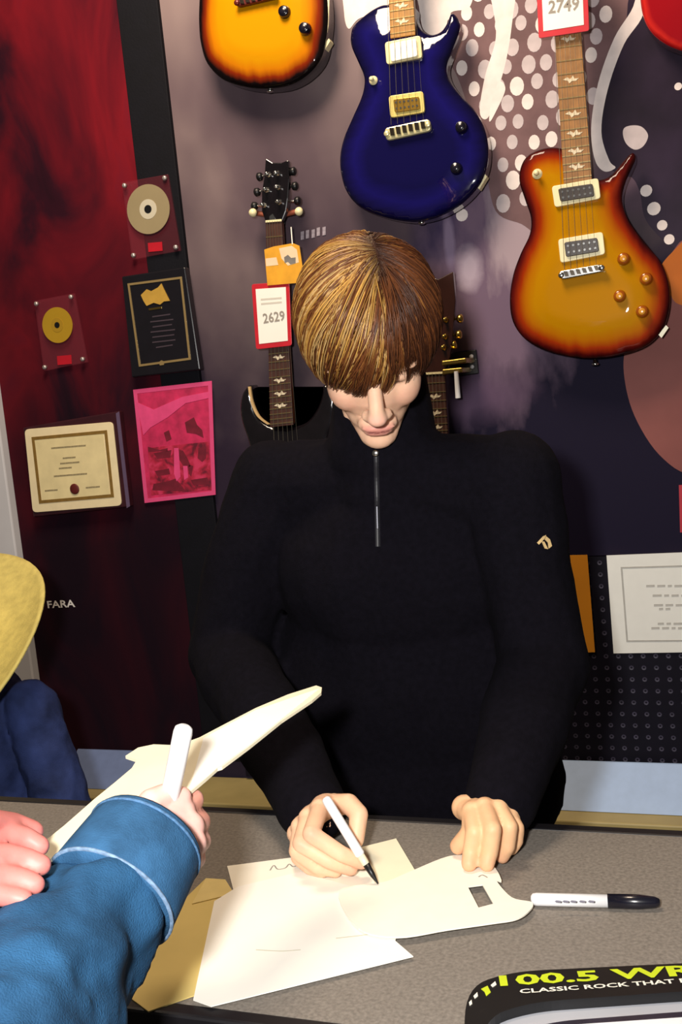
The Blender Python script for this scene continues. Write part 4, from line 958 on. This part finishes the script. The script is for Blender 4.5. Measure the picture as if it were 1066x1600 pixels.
# hair
def hair_mesh(HD, n, seed, hemf, part, cols, cap=True, rad=.00085, nseg=10):
    rg = np.random.default_rng(seed); c0 = np.array((0, -.012, .03)); R_ = np.array((.080, .102, .091))
    def nz(x, y): return noise.noise(Vector((x, y, seed*.37)))
    V = []; Fc = []; Cc = []
    def root(phi, t, off):
        a = abs(phi)
        xw = part(t); el = 48+ (118-48)*t; e = math.radians(el)      # along the part from the hairline to the crown
        d = np.array((xw, math.cos(e), math.sin(e))); d[0] += off*(1 if phi > part(0)*30 else -1); return d/np.linalg.norm(d)
    def tgt(phi, el):
        p, e = math.radians(phi), math.radians(el); return np.array((math.sin(p)*math.cos(e), math.cos(p)*math.cos(e), math.sin(e)))
    def path(a, b, s):
        w_ = math.acos(max(-1, min(1, float(a@b)))); return (math.sin((1-s)*w_)*a+math.sin(s*w_)*b)/math.sin(w_)
    def tof(phi):
        a = abs(phi); return min(1.0, max(0.0, (a-15)/125))
    if cap:
        NP, NS = 72, 16; b0 = 0
        for i in range(NP):
            phi = -180+360*i/NP; a = root(phi, tof(phi), .0); b = tgt(phi, hemf(phi)+9)
            for j in range(NS+1):
                s = j/NS; q = path(a, b, s)*(R_*1.035)*(1+.03*math.sin(PI*min(1, s*1.1)))+c0; V.append(q); Cc.append(cols(phi, s, .02, .0))
        for i in range(NP):
            for j in range(NS): Fc.append([i*(NS+1)+j, i*(NS+1)+j+1, ((i+1) % NP)*(NS+1)+j+1, ((i+1) % NP)*(NS+1)+j])
    nl = max(20, n//20); locks = []
    for q in range(nl):
        phi = rg.uniform(-105, 80) if rg.random() < .72 else rg.uniform(-180, 180)
        locks.append((phi, rg.normal(0, .12), hemf(phi)+rg.normal(0, 8.5)+5*nz(phi*.11, 7), rg.normal(0, 9), rg.random(), rg.normal(0, .12), rg.random()))
    for k in range(n):
        lphi, lt, lhem, lsw, llay, lock, lsh = locks[k % nl]
        phi = lphi+rg.normal(0, 4.5); t = min(1.05, max(-.02, tof(phi)+lt+rg.normal(0, .04)))
        a = root(phi, t, abs(rg.normal(0, .05))+.01); hem = lhem+rg.normal(0, 2.5)
        b = tgt(lphi+(phi-lphi)*.35+lsw*.6+rg.normal(0, .8), hem)
        s0 = 0 if rg.random() < .65 else rg.uniform(0, .5); s1 = rg.uniform(.86, 1.0) if rg.random() < .8 else rg.uniform(.6, .9)
        if s0 > s1-.25: s1 = min(1, s0+.3)
        vol = .045+.12*llay+.035*rg.random(); sweep = lsw+rg.normal(0, 1.2)
        shade = .55*lsh+.45*rg.random(); w0 = rad*rg.uniform(.6, 1.25)
        pts = []
        for j in range(nseg+1):
            s = s0+(s1-s0)*j/nseg; q = path(a, b, s)
            th = math.radians(sweep)*math.sin(PI*s)*.5
            q = np.array((q[0]*math.cos(th)+q[1]*math.sin(th), -q[0]*math.sin(th)+q[1]*math.cos(th), q[2]))
            rr = 1+vol*min(1, .25+s*1.5)*(1-.25*max(0, s-.6))+.035*lock*math.sin(PI*s)
            pts.append(q*R_*rr+c0)
        pts = np.array(pts); b1 = len(V)
        for j in range(nseg+1):
            d = pts[min(j+1, nseg)]-pts[max(j-1, 0)]; d /= np.linalg.norm(d)+1e-9; nr = pts[j]-c0; nr /= np.linalg.norm(nr); sd = np.cross(d, nr)
            w_ = w0*(1-.85*(j/nseg)**2)*(.6+.4*min(1, j/2)); s = s0+(s1-s0)*j/nseg; cc = cols(phi, s, shade, lock)
            V += [pts[j]-sd*w_*1.3, pts[j]+nr*w_*.9, pts[j]+sd*w_*1.3]; Cc += [cc]*3
        for j in range(nseg):
            for q in range(3):
                q2 = (q+1) % 3; Fc.append([b1+3*j+q, b1+3*j+q2, b1+3*j+3+q2, b1+3*j+3+q])
    W = [HD.P(*[float(z) for z in v]) for v in V]
    me = mesh_of(W, Fc); set_col(me, np.array(Cc)); return me
def hemf(phi):
    pts = [(-180, -56), (-120, -58), (-85, -56), (-66, -46), (-48, -33), (-30, -24), (-12, -31), (2, -25), (12, -9), (22, -3), (34, -8), (46, -24), (60, -40), (80, -52), (100, -56), (140, -56), (180, -56)]
    return float(np.interp(phi, [p[0] for p in pts], [p[1] for p in pts]))
_dk, _br, _au, _bl, _as = (np.array(lin(c)) for c in ((40, 20, 14), (82, 46, 26), (116, 66, 32), (196, 150, 74), (190, 160, 114)))
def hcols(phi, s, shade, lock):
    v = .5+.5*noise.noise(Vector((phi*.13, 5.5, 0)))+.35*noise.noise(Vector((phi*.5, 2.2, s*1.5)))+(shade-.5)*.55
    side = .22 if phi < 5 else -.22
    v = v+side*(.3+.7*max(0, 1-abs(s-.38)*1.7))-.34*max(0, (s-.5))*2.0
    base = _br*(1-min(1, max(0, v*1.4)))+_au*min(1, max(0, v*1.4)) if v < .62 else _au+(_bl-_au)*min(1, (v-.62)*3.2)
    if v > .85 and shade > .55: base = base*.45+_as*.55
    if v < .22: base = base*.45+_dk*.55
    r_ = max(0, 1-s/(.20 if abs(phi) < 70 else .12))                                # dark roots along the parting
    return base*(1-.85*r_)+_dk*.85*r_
M_hair = mat('streaked_hair', (120, 70, 30), .42, attr='tint', var=.12, scale=90, spec=.35)
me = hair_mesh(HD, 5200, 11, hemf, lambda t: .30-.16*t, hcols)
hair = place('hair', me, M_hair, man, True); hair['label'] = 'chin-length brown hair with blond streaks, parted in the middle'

# marker in his writing hand
marker('felt_marker', tz(508, 1246, .098), tz(591, 1381, .0095), 'white marker with black tip in the man\'s writing hand', cap=False, barrel=.0056)

# ---- visitor in denim at the lower left
M_den = mat('washed_denim', (33, 72, 106), .85, var=.55, scale=19, bump=.35, bscale=700, spec=.2)
hnd = hand_geos(oD(222, 1322, .845), [chain([(282, 1268, .885), (302, 1250, .908), (286, 1238, .930), (262, 1240, .935)], oD, .0105, .0085),
                                      chain([(296, 1292, .880), (312, 1284, .905), (300, 1268, .928), (276, 1262, .935)], oD, .0108, .0085),
                                      chain([(299, 1318, .872), (313, 1314, .896), (304, 1302, .920), (282, 1294, .930)], oD, .0105, .0085),
                                      chain([(292, 1342, .862), (306, 1342, .884), (300, 1332, .905), (284, 1322, .918)], oD, .0095, .0078)],
                chain([(228, 1276, .852), (236, 1254, .862), (258, 1244, .875), (282, 1246, .885)], oD, .0130, .0100), wr=.027, palm=.0135)
hnd2 = hand_geos(oD(-95, 1356, .70), [chain([(-36, 1308, .735), (4, 1302, .755), (38, 1308, .765), (62, 1322, .765)], oD, .0090, .0076),
                                      chain([(-32, 1340, .722), (8, 1336, .738), (40, 1342, .745), (64, 1352, .745)], oD, .0092, .0078),
                                      chain([(-36, 1370, .712), (4, 1368, .724), (34, 1374, .728), (54, 1382, .728)], oD, .0090, .0076),
                                      chain([(-44, 1398, .702), (-4, 1398, .710), (20, 1402, .714), (36, 1406, .714)], oD, .0080, .0070)],
                 chain([(-52, 1300, .72), (-20, 1286, .745), (20, 1290, .775), (50, 1300, .785)], oD, .0115, .0090), wr=.026, palm=.0115)
cuA = oD(222, 1324, .842); cuB = oD(172, 1403, .800); elb = oD(-90, 1760, .60); shR = Vector((-.40, -.06, 1.20)); shL = Vector((-.82, -.10, 1.20))
elbL = Vector((-.88, .12, .98)); wrL = oD(-80, 1352, .70); nb2 = Vector((-.61, -.10, 1.28)); hip2 = Vector((-.61, -.13, .88))
HD2 = Head((-.61, -.06, 1.47), (.12, 1), math.radians(18))
core2 = HD2.geos()+[cone_geo(HD2.P(0, -.035, -.05), nb2, .052, .056), cone_geo(nb2, nb2+Vector((0, 0, -.15)), .06, .10), cone_geo(nb2+Vector((0, 0, -.15)), hip2, .10, .11)]
core2 += limb([(nb2, .05), (shR, .05), (elb, .040), (oD(222, 1322, .845), .027)])+limb([(nb2, .05), (shL, .05), (elbL, .038), (wrL, .026)])
for q in (-1, 1): core2 += limb([(hip2+Vector((q*.08, 0, 0)), .085), (hip2+Vector((q*.10, 0, -.42)), .055), (hip2+Vector((q*.11, 0, -.80)), .038), (hip2+Vector((q*.11, .12, -.845)), .03)])
mc2 = fuse(core2, .0055, 3); mh = fuse(hnd, .0022, 3); mh2 = fuse(hnd2, .0022, 3)
for m_, b_ in ((mc2, (232, 172, 150)), (mh, (240, 186, 174)), (mh2, (206, 124, 116))):
    A, c = skin_cols(m_, b_)
    if m_ is mc2: HD2.tint(A, c, None)
    if m_ is mh: hand_tint(A, c, [oD(302, 1250, .90), oD(286, 1238, .92), oD(312, 1284, .9), oD(306, 1342, .88)], (214, 132, 106), .016, .6)
    set_col(m_, c)
vis = place('person', merge_meshes([mc2, mh, mh2]), M_skin, smooth=True)
tag(vis, 'visitor in a blue denim jacket reaching in from the lower left with a marker', 'person')
for q in (-1, 1):
    V, Fc = ell_geo(HD2.P(q*.031, .0685, -.004), (.0118, .0112, .0105), HD2.M); place('eye', mesh_of(V, Fc), MATS['eye_white'], vis, True)
ax = (cuA-cuB).normalized()
jk = limb([(nb2+Vector((0, 0, -.05)), .075), (shR, .078), (shR*.5+elb*.5, .072), (elb, .068), (oD(58, 1545, .715), .060), (oD(118, 1474, .757), .053), (cuB-(cuA-cuB).normalized()*.006, .0455)])
jk += limb([(nb2+Vector((0, 0, -.05)), .075), (shL, .078), (elbL, .062), (wrL*.75+elbL*.25, .045)])
jk += [ell_geo(nb2+Vector((0, 0, -.17)), (.20, .125, .16)), ell_geo(nb2+Vector((0, -.01, -.36)), (.185, .125, .18))]
me = fuse(jk, .006, 4); wrinkle(me, .016, 13, 8.7, True); wrinkle(me, .004, 34, 1.7)
jack = place('jacket', me, M_den, vis, True); jack['label'] = 'faded blue denim jacket'
prof = [(-.006, .047), (-.002, .0535), (.0, .0545), (.022, .0530), (.045, .0510), (.060, .0495), (.0625, .048), (.060, .046), (.03, .046), (.0, .046)]
cuff = lathe('cuff', cuB, ax, prof, mat('denim_cuff', (44, 84, 120), .85, var=.3, scale=40, bump=.3, bscale=700, spec=.2), vis, 40)
for h, r, m_ in ((-.001, .0545, mat('pale_seam', (112, 138, 168), .8, var=.4, scale=200)), (.056, .0502, mat('cuff_stitch', (70, 108, 146), .8, var=.3, scale=300))):
    lathe('cuff_seam', cuB+ax*h, ax, [(-.0013, r*.985), (-.0008, r*1.016), (.0008, r*1.016), (.0013, r*.985)], m_, cuff, 40)
me = hair_mesh(HD2, 300, 5, lambda p: -35 if abs(p) > 60 else 18, lambda t: .1, lambda p, s, sh, l: np.array(lin((60+30*sh, 40+18*sh, 26+10*sh))), nseg=6, rad=.0014)
place('hair', me, mat('brown_hair', (80, 52, 32), .5, attr='tint', var=.1), vis, True)
tr = []
for q in (-1, 1): tr += limb([(hip2+Vector((q*.07, 0, .05)), .108), (hip2+Vector((q*.10, 0, -.42)), .078), (hip2+Vector((q*.11, 0, -.80)), .066)])
place('trousers', fuse(tr, .009, 4), mat('dark_trousers', (0, 0, 0)), vis, True)
for q in (-1, 1):
    an = hip2+Vector((q*.11, 0, -.835)); place('shoe', fuse([cone_geo(an+Vector((0, -.03, 0)), an+Vector((0, .16, -.0)), .045, .043)], .006, 2), M_black, vis, True)
marker('felt_marker', oD(288, 1134, .862), oD(248, 1330, .885), 'white marker standing up out of the denim visitor\'s fist', cap=False, tip=False, barrel=.0082)
# guitar-shaped card he holds up
p1, p2, p3 = oD(500, 1078, 1.12), oD(45, 1350, .79), oD(198, 1180, .985); nn = (p2-p1).cross(p3-p1).normalized()
if nn.dot(CAM-p1) < 0: nn = -nn
opx = [(503, 1074), (494, 1071), (450, 1085), (400, 1106), (350, 1132), (312, 1152), (290, 1160), (266, 1164), (240, 1163), (216, 1168), (196, 1181), (214, 1187), (206, 1200), (180, 1222), (148, 1248), (100, 1290), (60, 1322), (30, 1342), (28, 1356), (52, 1352), (110, 1330), (170, 1300), (225, 1290), (258, 1268), (296, 1238), (322, 1216), (340, 1200), (347, 1198), (390, 1166), (440, 1126), (488, 1094), (502, 1082)]
P = [oP(x, y, p1, nn) for x, y in opx]
held = prism('guitar_cutout', P, -nn*.003, mat('held_card', (240, 230, 200), .7, var=.06, scale=14))
tag(held, 'long cream guitar-shaped card held up by the denim visitor', 'cutout', 'guitar-shaped cards')
P = [oP(x, y, p1, nn)+nn*.0006 for x, y in [(500, 1076), (400, 1110), (318, 1154), (306, 1200), (296, 1234), (322, 1214), (345, 1196), (390, 1164), (440, 1124)]]
prism('neck_print', P, -nn*.0005, mat('card_white', (246, 244, 236), .7, var=.02), held)

# ---- child in straw hat at the left edge
K = oY(-88, 1014, 1.50)
body = [cone_geo(K+Vector((.0, .03, -.02)), K+Vector((0, .05, -.16)), .07, .045), ell_geo(K+Vector((0, .01, -.03)), (.066, .08, .085)), cone_geo(K+Vector((0, -.07, -.06)), K+Vector((0, -.08, -.07)), .010, .010), cone_geo(K+Vector((0, .06, -.2)), K+Vector((0, .06, -.42)), .09, .09)]
for q in (-1, 1):
    body += limb([(K+Vector((q*.10, .06, -.18)), .035), (K+Vector((q*.16, .05, -.34)), .028), (K+Vector((q*.15, -.02, -.46)), .022), (K+Vector((q*.14, -.07, -.48)), .02)])
    body += limb([(K+Vector((q*.06, .06, -.42)), .06), (K+Vector((q*.07, .06, -K.z*.5-.2)), .045), (K+Vector((q*.07, .06, -K.z+.05)), .03), (K+Vector((q*.07, -.05, -K.z+.03)), .028)])
me = fuse(body, .006, 3); A, c = skin_cols(me, (226, 178, 150)); set_col(me, c)
kid = place('person', me, M_skin, smooth=True); tag(kid, 'small person in a dark blue denim coat and straw hat at the left edge', 'person')
ct = [cone_geo(K+Vector((0, .06, -.15)), K+Vector((0, .06, -.5)), .105, .15)]
for q in (-1, 1): ct += limb([(K+Vector((q*.13, .06, -.13)), .048), (K+Vector((q*.175, .05, -.30)), .05), (K+Vector((q*.20, .03, -.47)), .052)])
ct += [cone_geo(K+Vector((0, .06, -.5)), K+Vector((0, .06, -.62)), .16, .17)]
me = fuse(ct, .006, 4); wrinkle(me, .012, 14, 2.2, True)
place('coat', me, mat('dark_denim', (44, 56, 100), .85, var=.55, scale=16, bump=.3, bscale=600, spec=.2), kid, True)
tr = []
for q in (-1, 1):
    tr += limb([(K+Vector((q*.055, .06, -.52)), .078), (K+Vector((q*.07, .06, -K.z*.5-.2)), .062), (K+Vector((q*.07, .06, -K.z+.09)), .054)])
    place('shoe', fuse([cone_geo(K+Vector((q*.07, .08, -K.z+.042)), K+Vector((q*.07, -.07, -K.z+.040)), .042, .039)], .006, 2), M_black, kid, True)
place('trousers', fuse(tr, .008, 4), MATS['dark_trousers'], kid, True)
# hat: wide brim with rolled edge and pinched crown, tipped towards the camera
hn = (Vector((.12, -.70, .70))).normalized(); hx = Vector((1, 0, -.12)).normalized(); hy = hn.cross(hx).normalized()
V = []; Fc = []; NR, NT = 22, 56
for i in range(NR+1):
    s = i/NR
    for k in range(NT):
        t_ = 2*PI*k/NT; cx_, cy_ = math.cos(t_), math.sin(t_)
        if s < .5:
            r = .085*(s/.5)**.6; h = .105*(1-(s/.5)**5*.0)-.012*math.exp(-(cx_*r/.02)**2)*(1-s*2)
            h = .105*(1-.02*s) if s < .42 else .105*(1-(s-.42)/.08)
        else:
            q = (s-.5)/.5; r = .085+.125*q; h = .050*q*q*cx_*cx_-.012*q*cy_*cy_
        V.append(K+Vector((0, .0, .02))+hx*(r*cx_*1.0)+hy*(r*cy_*1.02)+hn*(h-.02))
for i in range(NR):
    for k in range(NT): Fc.append([i*NT+k, i*NT+(k+1) % NT, (i+1)*NT+(k+1) % NT, (i+1)*NT+k])
Fc.append(list(range(NT)))
hat = mk('straw_hat', V, Fc, mat('straw', (204, 186, 104), .75, var=.14, scale=60, bump=.3, bscale=500), kid, True)
sm = hat.modifiers.new('thick', 'SOLIDIFY'); sm.thickness = .004
